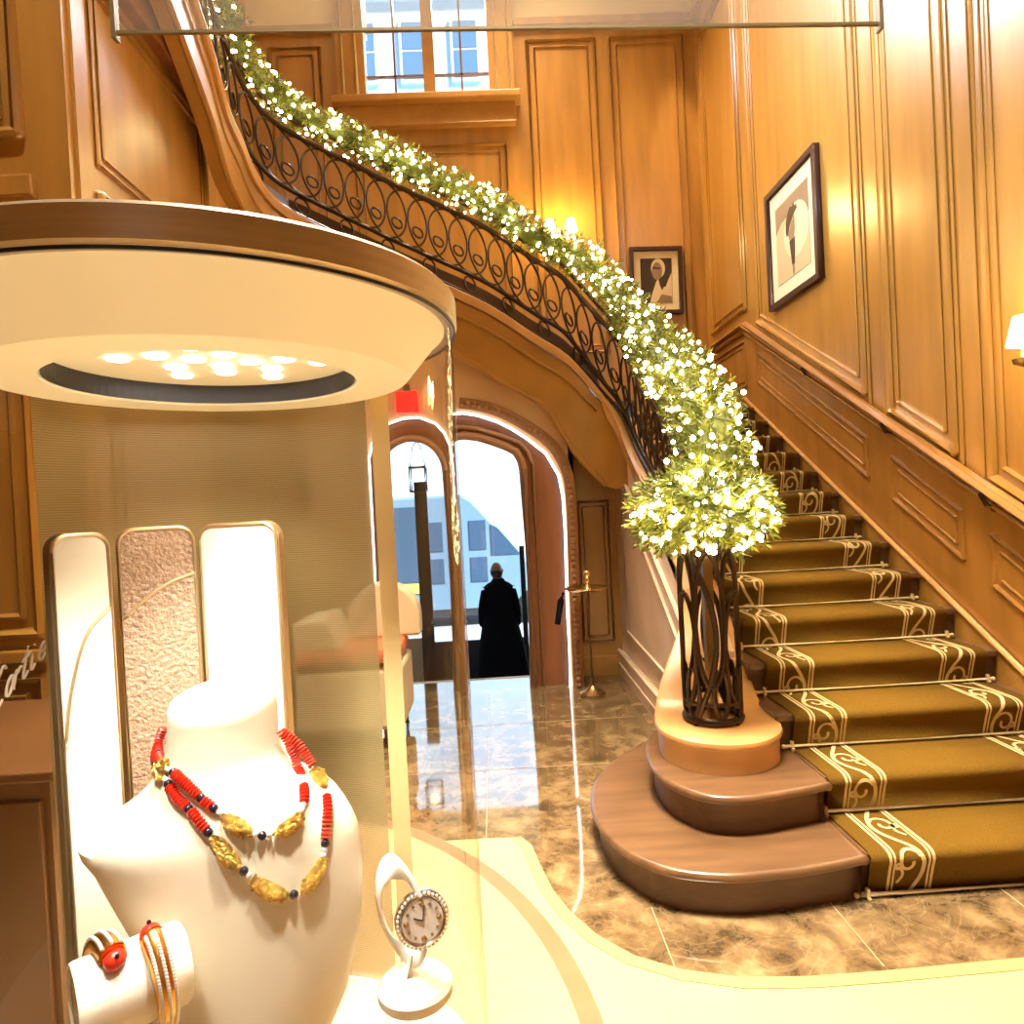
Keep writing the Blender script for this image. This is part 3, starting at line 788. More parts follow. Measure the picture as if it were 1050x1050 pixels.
obj('hand_rail', MB().tube([bpt(d, 1)+Vector((0, 0, .1)) for d in ds], .02, n=8, flat=(1.4, .8), up=(0, 0, 1)), 'handrail', bal, smooth=True)
obj('bottom_rail', MB().tube([bpt(d, 0) for d in ds], .017, n=8), 'iron', bal, smooth=True)
obj('base_rail', MB().tube([CURB.at(d)+sideways(d)*.07+Vector((0, 0, .015)) for d in ds], .02, n=8, flat=(1.6, .8), up=(0, 0, 1)), 'iron', bal, smooth=True)
U = .172; d = .1; k = 0
while d < CURB.len-.1:
    L = .165
    obj('oval', MB().tube([bpt(d+L*math.sin(a), .5+.47*math.cos(a)) for a in [2*PI*q/28 for q in range(28)]], .009, True, 6), 'iron', bal, smooth=True)
    obj('ring', MB().tube([bpt(d+U/2+.042*math.sin(a), .34+.085*math.cos(a)) for a in [2*PI*q/16 for q in range(16)]], .009, True, 6), 'iron', bal, smooth=True)
    p = CURB.at(d)
    if k % 2 == 0 and p.x < -1.6:
        hh = rail_h(d)[0]
        def lp(dd, z): return CURB.at(dd)+sideways(dd)*.07+Vector((0, 0, z))
        obj('foot_ring', MB().tube([lp(d+.05*math.sin(a), hh/2+.01+.06*math.cos(a)) for a in [2*PI*q/14 for q in range(14)]], .009, True, 6), 'iron', bal, smooth=True)
    d += U; k += 1

# newel cage on the plinth
nx, ny, nz, nh, nr = -1.535, .64, .475, .80, .125
nw = thing('newel_post', 'round openwork bronze newel cage standing on the stair plinth', 'newel post', (nx, ny, nz))
obj('core_post', MB().b2((nx-.022, ny-.022, nz), (nx+.022, ny+.022, nz+nh)), 'darkbrass', nw)
obj('base_ring', MB().tube([(nx+nr*math.cos(a), ny+nr*math.sin(a), nz+.02) for a in [2*PI*q/32 for q in range(32)]], .017, True, 8).tube([(nx+nr*math.cos(a), ny+nr*math.sin(a), nz+.10) for a in [2*PI*q/32 for q in range(32)]], .010, True, 8), 'iron', nw, smooth=True)
obj('top_ring', MB().tube([(nx+nr*.95*math.cos(a), ny+nr*.95*math.sin(a), nz+nh) for a in [2*PI*q/32 for q in range(32)]], .018, True, 8), 'iron', nw, smooth=True)
for j in range(6):
    a0 = 2*PI*j/6+.25
    def cyl(a, z, r=nr): return (nx+r*math.cos(a), ny+r*math.sin(a), nz+z)
    hh, z0 = (.26, .34) if j % 2 else (.30, .48)
    obj('oval', MB().tube([cyl(a0+.52*math.sin(q), z0+hh*math.cos(q)) for q in [2*PI*i/30 for i in range(30)]], .0125, True, 6), 'iron', nw, smooth=True)
    obj('scroll', MB().tube([cyl(a0+.3+.26*math.sin(q), .15+.11*math.cos(q)) for q in [2*PI*i/20 for i in range(20)]], .011, True, 6), 'iron', nw, smooth=True)
for j in range(4):
    a0 = 2*PI*j/4+.6
    obj('strap', MB().tube([cyl(a0+.9*math.sin(t*PI), t*nh) for t in [q/20 for q in range(21)]], .013, n=6), 'iron', nw, smooth=True)

# ------------------------------------------------------------------ garland
GP = [(-1.50, .62, 1.50), (-1.42, .80, 1.74), (-1.39, 1.08, 1.97), (-1.38, 1.54, 2.25), (-1.385, 2.0, 2.50), (-1.40, 2.45, 2.78), (-1.44, 2.75, 3.02), (-1.52, 2.90, 3.24), (-1.68, 2.95, 3.42), (-1.9, 2.95, 3.55), (-2.15, 2.94, 3.68)]
dd = 0
while CURB.at(dd).x > -2.3: dd += .05
while dd < CURB.len:
    q = bpt(dd, 1)+Vector((0, 0, .19)); GP.append(tuple(q)); dd += .3
GAR = Path(GP, 6)
def grad(d):
    return interp(d, [0, .35, 1.0, 2.0, 2.8, 3.3, 9], [.22, .26, .24, .215, .18, .16, .16])
fol = {0: MB(), 1: MB()}
def sprig(p, d, L):
    """short fir twig: a fan of narrow needles leaves about direction d"""
    x, y = basis(d); mb = fol[0 if R.random() < .45 else 1]
    bmv = mb.bm.verts; bf = mb.bm.faces
    for k in range(7):
        t = .15+.85*k/6
        a = k*2.4+R.random(); o = (x*math.cos(a)+y*math.sin(a))
        e = (d*.75+o*.75).normalized(); l = L*(.62 if k < 6 else .5)*R.uniform(.8, 1.2)
        b = p+d*L*t*.6; w = e.cross(d); 
        if w.length < 1e-4: w = x
        w.normalize(); w *= L*.085
        bf.new((bmv.new(b), bmv.new(b+e*l*.5+w), bmv.new(b+e*l), bmv.new(b+e*l*.5-w)))
def rdir():
    while True:
        v = Vector((R.uniform(-1, 1), R.uniform(-1, 1), R.uniform(-1, 1)))
        if .05 < v.length < 1: return v.normalized()
for i in range(4600):
    d = GAR.len*(R.random()**1.25); c = GAR.at(d); rr_ = grad(d); v = rdir()
    k = R.uniform(.35, .95)
    nz_ = .85+.3*noise.noise(c*3+v)
    p = c+v*rr_*k*nz_
    sprig(p, (v+rdir()*.6).normalized(), R.uniform(.05, .085))
CLC = Vector((-1.545, .60, 1.44))
for i in range(1300):
    v = rdir(); k = R.uniform(.35, .95)
    p = CLC+Vector((v.x*.33, v.y*.28, v.z*.20+(.02 if v.z > 0 else 0)))*k
    if v.z < -.2 and abs(v.x) < .35: p.z += .05
    sprig(p, (v+rdir()*.5+Vector((0, 0, -.15))).normalized(), R.uniform(.055, .09))
ga = thing('garland', 'thick green fir garland draped along the stair handrail from newel to top', 'garland', (-1.5, .62, 1.3))
obj('dark_foliage', fol[0], 'leaf', ga); o_ = obj('light_foliage', fol[1], 'leaf2', ga)
obj('core', MB().tube([GAR.at(GAR.len*k/80) for k in range(81)], [grad(GAR.len*k/80)*.42 for k in range(81)], n=8), 'leaf', ga)
fl_ = thing('string_lights', 'warm white fairy lights wound through the fir garland', 'string lights', (-1.5, .62, 1.32))
bul = []
for i in range(820):
    d = GAR.len*(R.random()**1.1); c = GAR.at(d); v = rdir(); rr_ = grad(d)
    if v.y > .5 and d < 2.5: v.y = -v.y
    if d > 2.6 and v.y > .2: v.y *= -1
    bul.append((c+v*rr_*R.uniform(.78, .97), R.uniform(.009, .016)))
for i in range(200):
    v = rdir()
    if v.y > .3: v.y = -v.y
    bul.append((CLC+Vector((v.x*.33, v.y*.28, v.z*.2))*R.uniform(.85, 1.03), R.uniform(.009, .0145)))
cp = cam.location if cam.location.length else Vector((-2.5, -2.5, 1.5))
bul.sort(key=lambda b: -b[1]/(b[0]-Vector((-2.505, -2.501, 1.527))).length)
rest = MB()
for i, (p, r) in enumerate(bul):
    if i < 100: obj('bulb', MB().ico(p, r), 'bulb', fl_, smooth=True)
    else: rest.ico(p, r)
ro = obj('bulbs', rest, 'bulb', fl_, smooth=True); ro['kind'] = 'stuff'
wp = []
for k in range(400):
    d = GAR.len*k/400; c = GAR.at(d); t = (GAR.at(d+.02)-GAR.at(d-.02)); x, y = basis(t if t.length else Vector((0, 1, 0))); a = d*26
    wp.append(c+(x*math.cos(a)+y*math.sin(a))*grad(d)*.8)
obj('cable', MB().tube(wp, .0025, n=4), 'wire', fl_)

# ------------------------------------------------------------------ pictures
def picture(label, fn, w, h, fr_, mt, parts, base):
    """fn(a,b,t): a across, b up, t out from the wall"""
    t = thing('framed_photograph', label, 'picture', base, 'framed black and white photographs')
    def bar(a0, a1, b0, b1, t0, t1):
        mb = MB(); V = [[fn(a, b, q) for a, b in ((a0, b0), (a1, b0), (a1, b1), (a0, b1))] for q in (t0, t1)]
        mb.loft(V, True, True); return mb
    o_ = [(-w/2, -h/2), (w/2, -h/2), (w/2, h/2), (-w/2, h/2)]
    fr2 = fr_*.9
    plate('frame', o_, [[(-w/2+fr2, -h/2+fr2), (w/2-fr2, -h/2+fr2), (w/2-fr2, h/2-fr2), (-w/2+fr2, h/2-fr2)]], .05, 'frame', fn, t)
    obj('mat_board', bar(-w/2+fr_, w/2-fr_, -h/2+fr_, h/2-fr_, .0, .02), 'mat', t)
    pw, ph = w/2-fr_-mt, h/2-fr_-mt*1.1
    pr = obj('print', bar(-pw, pw, -ph, ph, .019, .023), parts[0], t)
    for k, (nm, m, poly) in enumerate(parts[1]):
        mb = MB(); q = .0235+.0006*k
        mb.face([fn(a*pw, b*ph, q) for a, b in poly]); obj(nm, mb, m, pr)
def ell(cx, cy, rx, ry, n=20, a0=0): return [(cx+rx*math.cos(2*PI*k/n), cy+ry*math.sin(2*PI*k/n)) for k in range(n)]
# on the back wall: head and shoulders, turned
picture('small dark framed photograph of a head and shoulders on the back wall beside the garland', lambda a, b, t: (-.52+a*.9995+b*.02, 5.29-t, 3.975+b-a*.02), .60, .76, .045, .075,
        ('pdark', [('shoulder', 'plight', [(-.45, -1), (.98, -1), (.98, .35), (.8, .1), (.6, -.25), (.35, -.45), (.2, -.2), (.12, .1), (-.02, -.05), (-.25, -.5)]),
                   ('shade', 'pmid', [(.0, -1), (.95, -1), (.95, -.72), (.3, -.62)]),
                   ('hair', 'plight', ell(.12, .55, .45, .44)), ('face', 'pmid', ell(.05, .42, .34, .40)), ('brow', 'pdark', [(-.2, .62), (.26, .58), (.24, .5), (-.2, .52)]), ('earring', 'plight', ell(.52, -.42, .13, .13, 12))]), (-.52, 5.29, 3.6))
picture('large framed photograph with a slim standing figure, high on the right stair wall', lambda a, b, t: (.048-t, 3.0-a, 3.585+b), .92, 1.0, .05, .11,
        ('pbg', [('backdrop', 'pmid', [(-1, .95), (1, .98), (1, .2), (.6, .5), (.1, .55), (-.6, .5), (-1, .3)]),
                 ('floor', 'pbg', [(-1, .05), (1, .1), (1, -1), (-1, -1)]),
                 ('glow', 'plight', ell(.25, .05, .75, .65)),
                 ('figure', 'pdark', [(-.36, .18), (-.34, .42), (-.2, .6), (-.06, .7), (.1, .66), (.14, .76), (.24, .62), (.34, .64), (.36, .52), (.2, .46), (.04, .36), (-.1, .24), (-.22, .06), (-.32, .04)]), ('torso', 'pmid', [(-.22, .06), (.04, .34), (.2, .44), (.2, .1), (.12, -.12), (-.14, -.12)]),
                 ('skirt', 'pdark', [(-.16, -.12), (.18, -.1), (.16, -.4), (.11, -.74), (-.05, -.74), (-.1, -.45)]),
                 ('legs', 'pmid', [(-.02, -.72), (.07, -.72), (.09, -.88), (.04, -1.0), (-.01, -.96)])]), (.048, 3.0, 3.09))

# ------------------------------------------------------------------ sconces
def sconce(label, c, out, along, glow=1):
    c = Vector(c); out = Vector(out); al = Vector(along); Z = Vector((0, 0, 1))
    t = thing('wall_sconce', label, 'wall lamp', tuple(c), 'brass candle sconces')
    obj('backplate', MB().ball(tuple(c+Z*.02), .06, 12, 8, (.35 if abs(out.x) > .5 else 1, .35 if abs(out.y) > .5 else 1, 2)), 'darkbrass', t, smooth=True)
    for s in (-1, 1):
        tip = c+out*.12+al*s*.12+Z*.04
        a = obj('arm', MB().tube(smooth_path([c, c+out*.07-Z*.07+al*s*.04, c+out*.12-Z*.05+al*s*.11, tip], 6), .009).lathe([(.01, -.02), (.05, .0), (.055, .02), (.03, .02), (.02, .05), (.0, .06)], tip, 14).ball(tuple(c+out*.08-Z*.09+al*s*.05), .02, 8, 6), 'darkbrass', t, smooth=True)
        obj('candle', MB().lathe([(.014, .03), (.014, .10), (0, .10)], tip, 12), 'plaster', a, smooth=True)
        obj('shade', MB().lathe([(.075, .08), (.045, .21), (.0, .22)], tip, 18).ball(tuple(tip+Z*.10), .04), 'flame', a, smooth=True)
        L = bpy.data.lights.new('sconce_light', 'POINT'); L.energy = 8*glow; L.color = (1, .66, .26); L.shadow_soft_size = .06
        lo = bpy.data.objects.new('sconce_light', L); COL.objects.link(lo); lo.location = tip+Z*.16+out*.12
sconce('brass two-arm candle sconce on the right wall at the edge of the photograph', (.045, .40, 2.0), (-1, 0, 0), (0, 1, 0))
sconce('brass candle sconce half hidden behind the garland on the back wall', (-1.60, 5.29, 4.42), (0, -1, 0), (1, 0, 0), 2.2)

# ------------------------------------------------------------------ overhead glass panel
gp = thing('glass_panel', 'clear frameless glass panel hanging overhead across the top of the photograph', 'glass panel', (-2.35, .5, 3.6))
GA, GB = Vector((-4.0, .457, 3.6)), Vector((-.654, .56, 3.6))
gd = (GB-GA).normalized(); gn = Vector((-gd.y, gd.x, 0))*.006
def gslab(z0, z1, k=1, a0=0, a1=1):
    A, B = GA.lerp(GB, a0), GA.lerp(GB, a1); P = [A-gn*k, B-gn*k, B+gn*k, A+gn*k]
    return MB().loft([[(q.x, q.y, z) for q in P] for z in (z0, z1)], True, True)
obj('pane', gslab(3.604, 4.7), 'panelglass', gp)
obj('edge', gslab(3.594, 3.606, 1.4), 'olive', gp)
for q in (GA, GB): obj('hanger', MB().box((q.x, q.y, 4.14), (.018, .04, 1.14)).tube([(q.x, q.y, 4.6), (q.x, q.y, 8.26)], .008), 'olive', gp)

# ------------------------------------------------------------------ stanchion, armchair
sx_, sy_ = -1.81, 2.78
sn = thing('stanchion', 'brass post with round top tray standing beside the doorway', 'stanchion', (sx_, sy_, 0))
obj('base', MB().lathe([(0, 0), (.10, 0), (.10, .015), (.06, .04), (.02, .07), (.014, .09), (0, .09)], (sx_, sy_, .003), 24), 'darkbrass', sn, smooth=True)
obj('pole', MB().tube([(sx_, sy_, .07), (sx_, sy_, .86)], .017, n=10), 'darkbrass', sn, smooth=True)
obj('tray', MB().lathe([(0, .0), (.03, -.02), (.155, .0), (.17, .012), (.16, .02), (.15, .012), (.03, .01), (0, .02)], (sx_-.01, sy_, .825), 28), 'brass', sn, smooth=True)
obj('finial', MB().lathe([(.03, 0), (.012, .03), (.02, .06), (.012, .08), (.028, .105), (.024, .13), (0, .15)], (sx_, sy_, .835), 14), 'brass', sn, smooth=True)
rp = tag(obj('rope_end', MB().tube([(sx_-.19, sy_-.01, .815), (sx_-.215, sy_-.01, .75), (sx_-.25, sy_-.01, .57)], [.014, .026, .022], n=10), 'coat', base=(sx_-.2, sy_, .57), smooth=True), 'dark rope end hanging from the brass post by the doorway', 'rope')

ac = thing('armchair', 'cream upholstered armchair with a coral seat band, seen through the display case', 'armchair', (-3.5, 2.1, 0))
obj('seat_base', MB().b2((-3.83, 1.85, .12), (-3.15, 2.45, .52), .03), 'armchair', ac)
obj('seat_band', MB().b2((-3.82, 1.83, .55), (-3.16, 2.40, .64), .03), 'coralband', ac)
obj('arm', MB().prism([(-3.83, .64), (-3.83, .83), (-3.62, .85), (-3.52, .64)], 1.86, 2.35, lambda a, b, z: (a, z, b)), 'armchair', ac, bevel=.02)
obj('backrest', MB().prism([(-3.56, .64)]+[(-3.31+.25*math.cos(a), .78+.24*math.sin(a)) for a in [PI-PI*k/14 for k in range(15)]]+[(-3.06, .64)], 2.25, 2.42, lambda a, b, z: (a, z, b)), 'armchair', ac, bevel=.02)
for x in (-3.78, -3.2):
    for y in (1.92, 2.38): obj('leg', MB().tube([(x, y, .003), (x, y, .14)], [.014, .022], n=8), 'black', ac)

kb = thing('cabinet', 'low dark wooden cabinet added in place of a brown reflection at the left edge behind the display case', 'cabinet', (-4.4, 0, 0))
obj('body', MB().b2((-5.2, -.5, .006), (-3.83, .3, .80)), 'cabinet', kb)  # made-up furniture standing in for a dark reflection in the glass
obj('top', MB().b2((-5.25, -.53, .80), (-3.80, .32, .83), .006), 'cabinet', kb)
for x in (-5.1, -4.45):
    dd_ = obj('door', MB().b2((x, -.515, .08), (x+.6, -.498, .74), .004), 'cabinet', kb)
    obj('knob', MB().ball((x+(.54 if x < -5 else .06), -.53, .45), .014), 'brass', dd_)

# ------------------------------------------------------------------ doorman
PX, PY, PZ = -2.50, 6.9, -1.04
pr = thing('person', 'bald person in a long black coat standing with back turned in the doorway', 'person', (PX, PY, PZ))
vs = {'pel': ((0, 0, .95), .15), 'sp': ((0, .0, 1.15), .14), 'ch': ((0, 0, 1.34), .13), 'nk': ((0, .01, 1.50), .06), 'hd0': ((-.01, .01, 1.58), .075), 'hd1': ((-.015, .03, 1.66), .09), 'hd2': ((-.015, .02, 1.70), .065),
      'hL': ((-.10, 0, .90), .10), 'kL': ((-.10, .02, .50), .065), 'aL': ((-.10, -.02, .09), .045), 'tL': ((-.12, .14, .04), .04),
      'hR': ((.10, 0, .90), .10), 'kR': ((.10, .02, .50), .065), 'aR': ((.10, -.02, .09), .045), 'tR': ((.12, .14, .04), .04),
      'sL': ((-.17, 0, 1.37), .05), 'eL': ((-.25, -.02, 1.14), .05), 'wL': ((-.24, .06, .90), .033), 'pL': ((-.235, .08, .84), .034),
      'sR': ((.17, 0, 1.37), .05), 'eR': ((.25, -.02, 1.14), .05), 'wR': ((.24, .06, .90), .033), 'pR': ((.235, .08, .84), .034)}
ed = [('pel', 'sp'), ('sp', 'ch'), ('ch', 'nk'), ('nk', 'hd0'), ('hd0', 'hd1'), ('hd1', 'hd2'), ('pel', 'hL'), ('hL', 'kL'), ('kL', 'aL'), ('aL', 'tL'), ('pel', 'hR'), ('hR', 'kR'), ('kR', 'aR'), ('aR', 'tR'),
      ('ch', 'sL'), ('sL', 'eL'), ('eL', 'wL'), ('wL', 'pL'), ('ch', 'sR'), ('sR', 'eR'), ('eR', 'wR'), ('wR', 'pR')]
for s in (-1, 1):
    for q in range(5):
        nm = 'f%d%d' % (s, q)
        y = .05+.016*q if q < 4 else .035
        l = (.07, .08, .085, .075, .045)[q]
        vs[nm] = ((s*.232, y+(.03 if q < 4 else 0), .84-l), .010); ed.append(('pL' if s < 0 else 'pR', nm))
names = list(vs); me = bpy.data.meshes.new('body')
me.from_pydata([vs[n][0] for n in names], [(names.index(a), names.index(b)) for a, b in ed], [])
bo = bpy.data.objects.new('body', me); COL.objects.link(bo); bo.parent = pr
sm = bo.modifiers.new('skin', 'SKIN'); sl = me.skin_vertices[0].data
for i, n in enumerate(names): sl[i].radius = (vs[n][1],)*2; sl[i].use_root = (n == 'pel')
ss_ = bo.modifiers.new('sub', 'SUBSURF'); ss_.levels = 2; ss_.render_levels = 2
dg = bpy.context.evaluated_depsgraph_get(); dg.update()
m2 = bpy.data.meshes.new_from_object(bo.evaluated_get(dg)); bo.modifiers.clear(); bo.data = m2
m2.materials.clear(); m2.materials.append(M['skin'])
for p in m2.polygons: p.use_smooth = True
# face: nose, ears, eyes and mouth turned away to the left
V0 = Vector((PX, PY, PZ))
obj('face', MB().ball(V0+Vector((-.015, .01, 1.645)), .1, 16, 12, (.80, .96, 1.18)).ball(V0+Vector((-.06, .10, 1.64)), .018, 8, 6, (1.4, 1, 1.2)).ball(V0+Vector((-.095, .03, 1.64)), .02, 8, 6, (.5, .8, 1.4)).ball(V0+Vector((.07, .02, 1.64)), .02, 8, 6, (.5, .8, 1.4)), 'skin', pr, smooth=True)
obj('eye', MB().ball(V0+Vector((-.07, .09, 1.672)), .011, 8, 6), 'pdark', pr); obj('mouth', MB().ball(V0+Vector((-.06, .095, 1.60)), .018, 8, 6, (1.3, .6, .4)), 'coralband', pr)
obj('hair', MB().ball(V0+Vector((-.015, -.016, 1.615)), .1, 16, 12, (.83, .80, .72)), 'hair', pr, smooth=True)
prof_ = [(1.54, .075, .07), (1.50, .10, .085), (1.475, .15, .11), (1.44, .195, .13), (1.34, .21, .14), (1.20, .215, .145), (1.02, .225, .15), (.85, .265, .18), (.60, .315, .22), (.35, .345, .25), (.12, .37, .28), (.07, .365, .275)]
rws = []
for z, a, b in prof_:
    row = []
    for k in range(36):
        t = 2*PI*k/36; fdd = 1+(.05*math.sin(5*t+2)*max(0, (1.0-z)))
        row.append(V0+Vector((a*fdd*math.cos(t), b*fdd*math.sin(t), z)))
    rws.append(row)
co = MB().loft(rws, True, True)
obj('coat', co, 'coat', pr, smooth=True)
for s in (-1, 1):
    obj('sleeve', MB().tube(smooth_path([V0+Vector((s*.165, 0, 1.42)), V0+Vector((s*.225, -.02, 1.14)), V0+Vector((s*.235, .06, .89))], 6), [.07]+[.066]*11+[.052], n=12), 'coat', pr, smooth=True)
    obj('shoe', MB().ball(V0+Vector((s*.11, .02, .045)), .05, 12, 8, (.95, 2.6, .9)), 'shoe', pr, smooth=True)

# ------------------------------------------------------------------ display case
KX, KY, KR = -2.82, -1.712, .277
DK, SEAM, TOP, DB = .813, 1.732, 1.766, 1.681
dc = thing('display_case', 'round glass jewellery display case with a lit brushed metal cap, nearest the camera', 'display case', (KX, KY, 0))
obj('pedestal', MB().lathe([(0, .006), (KR+.01, .006), (KR+.01, .05), (KR-.003, .06), (KR-.003, DK-.03), (KR+.004, DK-.03), (KR+.004, DK-.002), (0, DK-.002)], (KX, KY, 0), 72), 'pedestal', dc, smooth=True)
obj('deck', MB().lathe([(0, DK), (KR-.004, DK), (KR-.004, DK-.004)], (KX, KY, 0), 64), 'white_l', dc)
obj('glass', MB().lathe([(KR, DK), (KR, SEAM)], (KX, KY, 0), 128), 'glass', dc, smooth=True)
obj('cap', MB().lathe([(.2, SEAM+.001), (KR+.003, SEAM+.001), (KR+.006, SEAM+.004), (KR+.006, TOP-.004), (KR+.002, TOP), (0, TOP)], (KX, KY, 0), 128), 'capmetal', dc, smooth=True)
obj('seam', MB().lathe([(KR+.002, SEAM-.003), (KR+.004, SEAM-.003), (KR+.004, SEAM), (KR+.002, SEAM)], (KX, KY, 0), 128, close=True), 'black', dc)
obj('led_housing', MB().lathe([(.268, SEAM), (.262, SEAM-.004), (.226, DB+.004), (.222, DB), (.163, DB), (.161, DB+.012), (.161, DB+.03)], (KX, KY, 0), 96), 'drum', dc, smooth=True)  # houses the LEDs; its own glow replaces bounced light
obj('recess_rim', MB().lathe([(.1605, DB+.002), (.1605, DB+.026)], (KX, KY, 0), 96), 'black', dc)
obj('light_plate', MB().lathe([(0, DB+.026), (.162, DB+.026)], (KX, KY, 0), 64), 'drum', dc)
leds = []
for rad, n, o_a in ((.030, 4, .4), (.068, 7, .1), (.106, 6, .3)):
    for k in range(n):
        a = o_a+2*PI*k/n
        leds.append((KX+.015+rad*math.cos(a), KY+.0+rad*math.sin(a)))
for x, y in leds: obj('led_spot', MB().lathe([(.0, DB+.0235), (.011, DB+.0235), (.0125, DB+.0265)], (x, y, 0), 14), 'led', dc)
az = math.radians(60)
post = MB()
def arcstrip(mb, a0, a1, z0, z1, r, n=20, th=.0):
    rws = []
    for k in range(n+1):
        a = lerp(a0, a1, k/n); rws.append([(KX+r*math.cos(a), KY+r*math.sin(a), z0), (KX+r*math.cos(a), KY+r*math.sin(a), z1)])
    mb.loft(rws)
arcstrip(post, math.radians(52), math.radians(59.5), DK, SEAM, KR-.004, 6)
obj('corner_post', post, 'post', dc)
mp = MB(); arcstrip(mp, math.radians(60), math.radians(163), DK+.001, DB+.02, KR-.012, 60); obj('mesh_backdrop', mp, 'meshscreen', dc, smooth=True)
# white script lettering on the far left glass
SC = {'C': [[(.62, .86), (.55, .98), (.40, 1.0), (.2, .8), (.08, .45), (.12, .12), (.32, .0), (.55, .1)]],
      'a': [[(.42, .4), (.28, .48), (.1, .35), (.08, .1), (.22, .0), (.38, .15), (.42, .42), (.40, .08), (.52, .02)]],
      'r': [[(.05, .0), (.14, .46), (.2, .36), (.34, .46), (.4, .4)]],
      't': [[(.25, .85), (.12, .1), (.22, .0), (.36, .1)], [(.0, .52), (.42, .58)]],
      'i': [[(.12, .46), (.08, .08), (.18, .0), (.28, .1)], [(.16, .66), (.18, .70)]],
      'e': [[(.08, .22), (.34, .32), (.28, .48), (.12, .42), (.06, .15), (.2, .0), (.4, .12)]]}
let = MB(); uu = 0
for ch in 'Cartier':
    for stk in SC[ch]:
        pts = []
        for x, y in smooth_path([(a, b, 0) for a, b in stk], 5) and [(p.x, p.y) for p in smooth_path([(a, b, 0) for a, b in stk], 5)]:
            X = uu+x+y*.25; ang = math.radians(178-X*6.0); zz = 1.313+X*.019+y*.038
            pts.append((KX+(KR-.003)*math.cos(ang), KY+(KR-.003)*math.sin(ang), zz))
        let.tube(pts, .0016, n=5)
    uu += .66 if ch == 'C' else .42
lo_ = obj('lettering', let, 'letter', dc); lo_['label'] = 'white script lettering on the glass'

# display screen
scn = thing('display_screen', 'three-panel folding screen with rounded tops inside the case behind the bust', 'screen', (-2.93, -1.62, DK))
def dpanel(p0, p1, m, zt, nm, curve=None, low=None):
    p0 = Vector(p0); p1 = Vector(p1); d = (p1-p0); w = d.length; d.normalize(); n = Vector((d.y, -d.x, 0)); z0 = DK+.002
    def fn(a, b, t): q = p0+d*a+n*t; return (q.x, q.y, b)
    rc = .022
    def rr_(i):
        o = [(i, z0), (w-i, z0)]
        o += [(w-rc+(rc-i)*math.cos(a), zt-rc+(rc-i)*math.sin(a)) for a in [PI/2*k/6 for k in range(7)]]
        o += [(rc-(rc-i)*math.sin(a), zt-rc+(rc-i)*math.cos(a)) for a in [PI/2*k/6 for k in range(7)]]
        return o
    pa = obj('panel', MB().prism(rr_(0), -.012, .0, fn), 'olive' if nm == 1 else 'screenframe', scn)
    obj('inlay', MB().prism(rr_(.005), -.001, .002, fn), m, pa)
    ed_ = rr_(.003)
    obj('edge_bead', MB().tube([fn(a, b, .002) for a, b in ed_], .0025, True, 6), 'screenframe', pa, smooth=True)
    if curve:
        cs = smooth_path([(a*w, b, 0) for a, b in curve], 6)
        lowp = [(q.x, q.y) for q in cs]+[(w-.005, z0), (.005, z0)]
        if low: obj('lower_inlay', MB().prism(lowp, .001, .0035, fn), low, pa)
        obj('curved_band', MB().tube([fn(q.x, q.y, .003) for q in cs], .0022, n=6), 'screenframe', pa, smooth=True)
dpanel((-3.017, -1.707, 0), (-2.980, -1.648, 0), 'paleglass', 1.519, 1, [(.08, 1.27), (.2, 1.33), (.5, 1.395), (.93, 1.425)], 'white_l')
dpanel((-2.984, -1.628, 0), (-2.900, -1.590, 0), 'pinktex', 1.521, 2, [(.04, 1.405), (.35, 1.43), (.65, 1.447), (.96, 1.457)], 'pinktex')
dpanel((-2.896, -1.590, 0), (-2.784, -1.614, 0), 'white_l', 1.521, 3)

# bust -- local frame: x right, y towards the camera, z up
BS = 1.055
ROWS = [(0.1459, -0.0479, 0.0599), (0.1356, -0.0485, 0.0604), (0.1233, -0.0501, 0.0608), (0.111, -0.0539, 0.0643), (0.0985, -0.0617, 0.0749), (0.0867, -0.0715, 0.1052), (0.0753, -0.0844, 0.121), (0.0632, -0.1035, 0.1307), (0.0511, -0.1227, 0.1382), (0.0391, -0.1408, 0.1438), (0.0286, -0.1362, 0.1463), (0.0138, -0.1225, 0.1476), (-0.0061, -0.1102, 0.1477), (-0.0323, -0.093, 0.1463), (-0.0594, -0.0759, 0.1439), (-0.0896, -0.0559, 0.1372), (-0.1208, -0.0369, 0.1285), (-0.1517, -0.02, 0.1135), (-0.1877, -0.0034, 0.0942), (-0.2492, 0.0109, 0.0674)]
BO = Vector((-2.505, -2.501, 1.527))+BS*(Vector((-2.806, -1.778, 1.168))-Vector((-2.505, -2.501, 1.527)))
Rh = Vector((math.cos(yaw), -math.sin(yaw), 0)); Nh = -Vector((math.sin(yaw), math.cos(yaw), 0))
def bl(x, y, z): return BO+BS*(Rh*x+Nh*y+Vector((0, 0, z)))
def bust_k(z):
    k = max(0, min(1, (.1459-z-.025)/.08)); return k*k*(3-2*k)
rws = []
def addrow(z, xl, xr, tilt=0, sc=1):
    c, w = (xl+xr)/2, (xr-xl)/2; k = bust_k(z); row = []
    dF = lerp(.052, .075, k); dB = lerp(.052, .03, k); y0 = .035*max(0, min(1, (.1459-z)/.3))
    for q in range(40):
        a = 2*PI*q/40; u = math.cos(a); s = math.sin(a)
        y = y0+(dF if s >= 0 else dB)*abs(s)*(1 if s >= 0 else -1)
        row.append(bl(c+w*u*sc, y*(sc if tilt else 1), z+tilt*(-y)))
    rws.append(row)
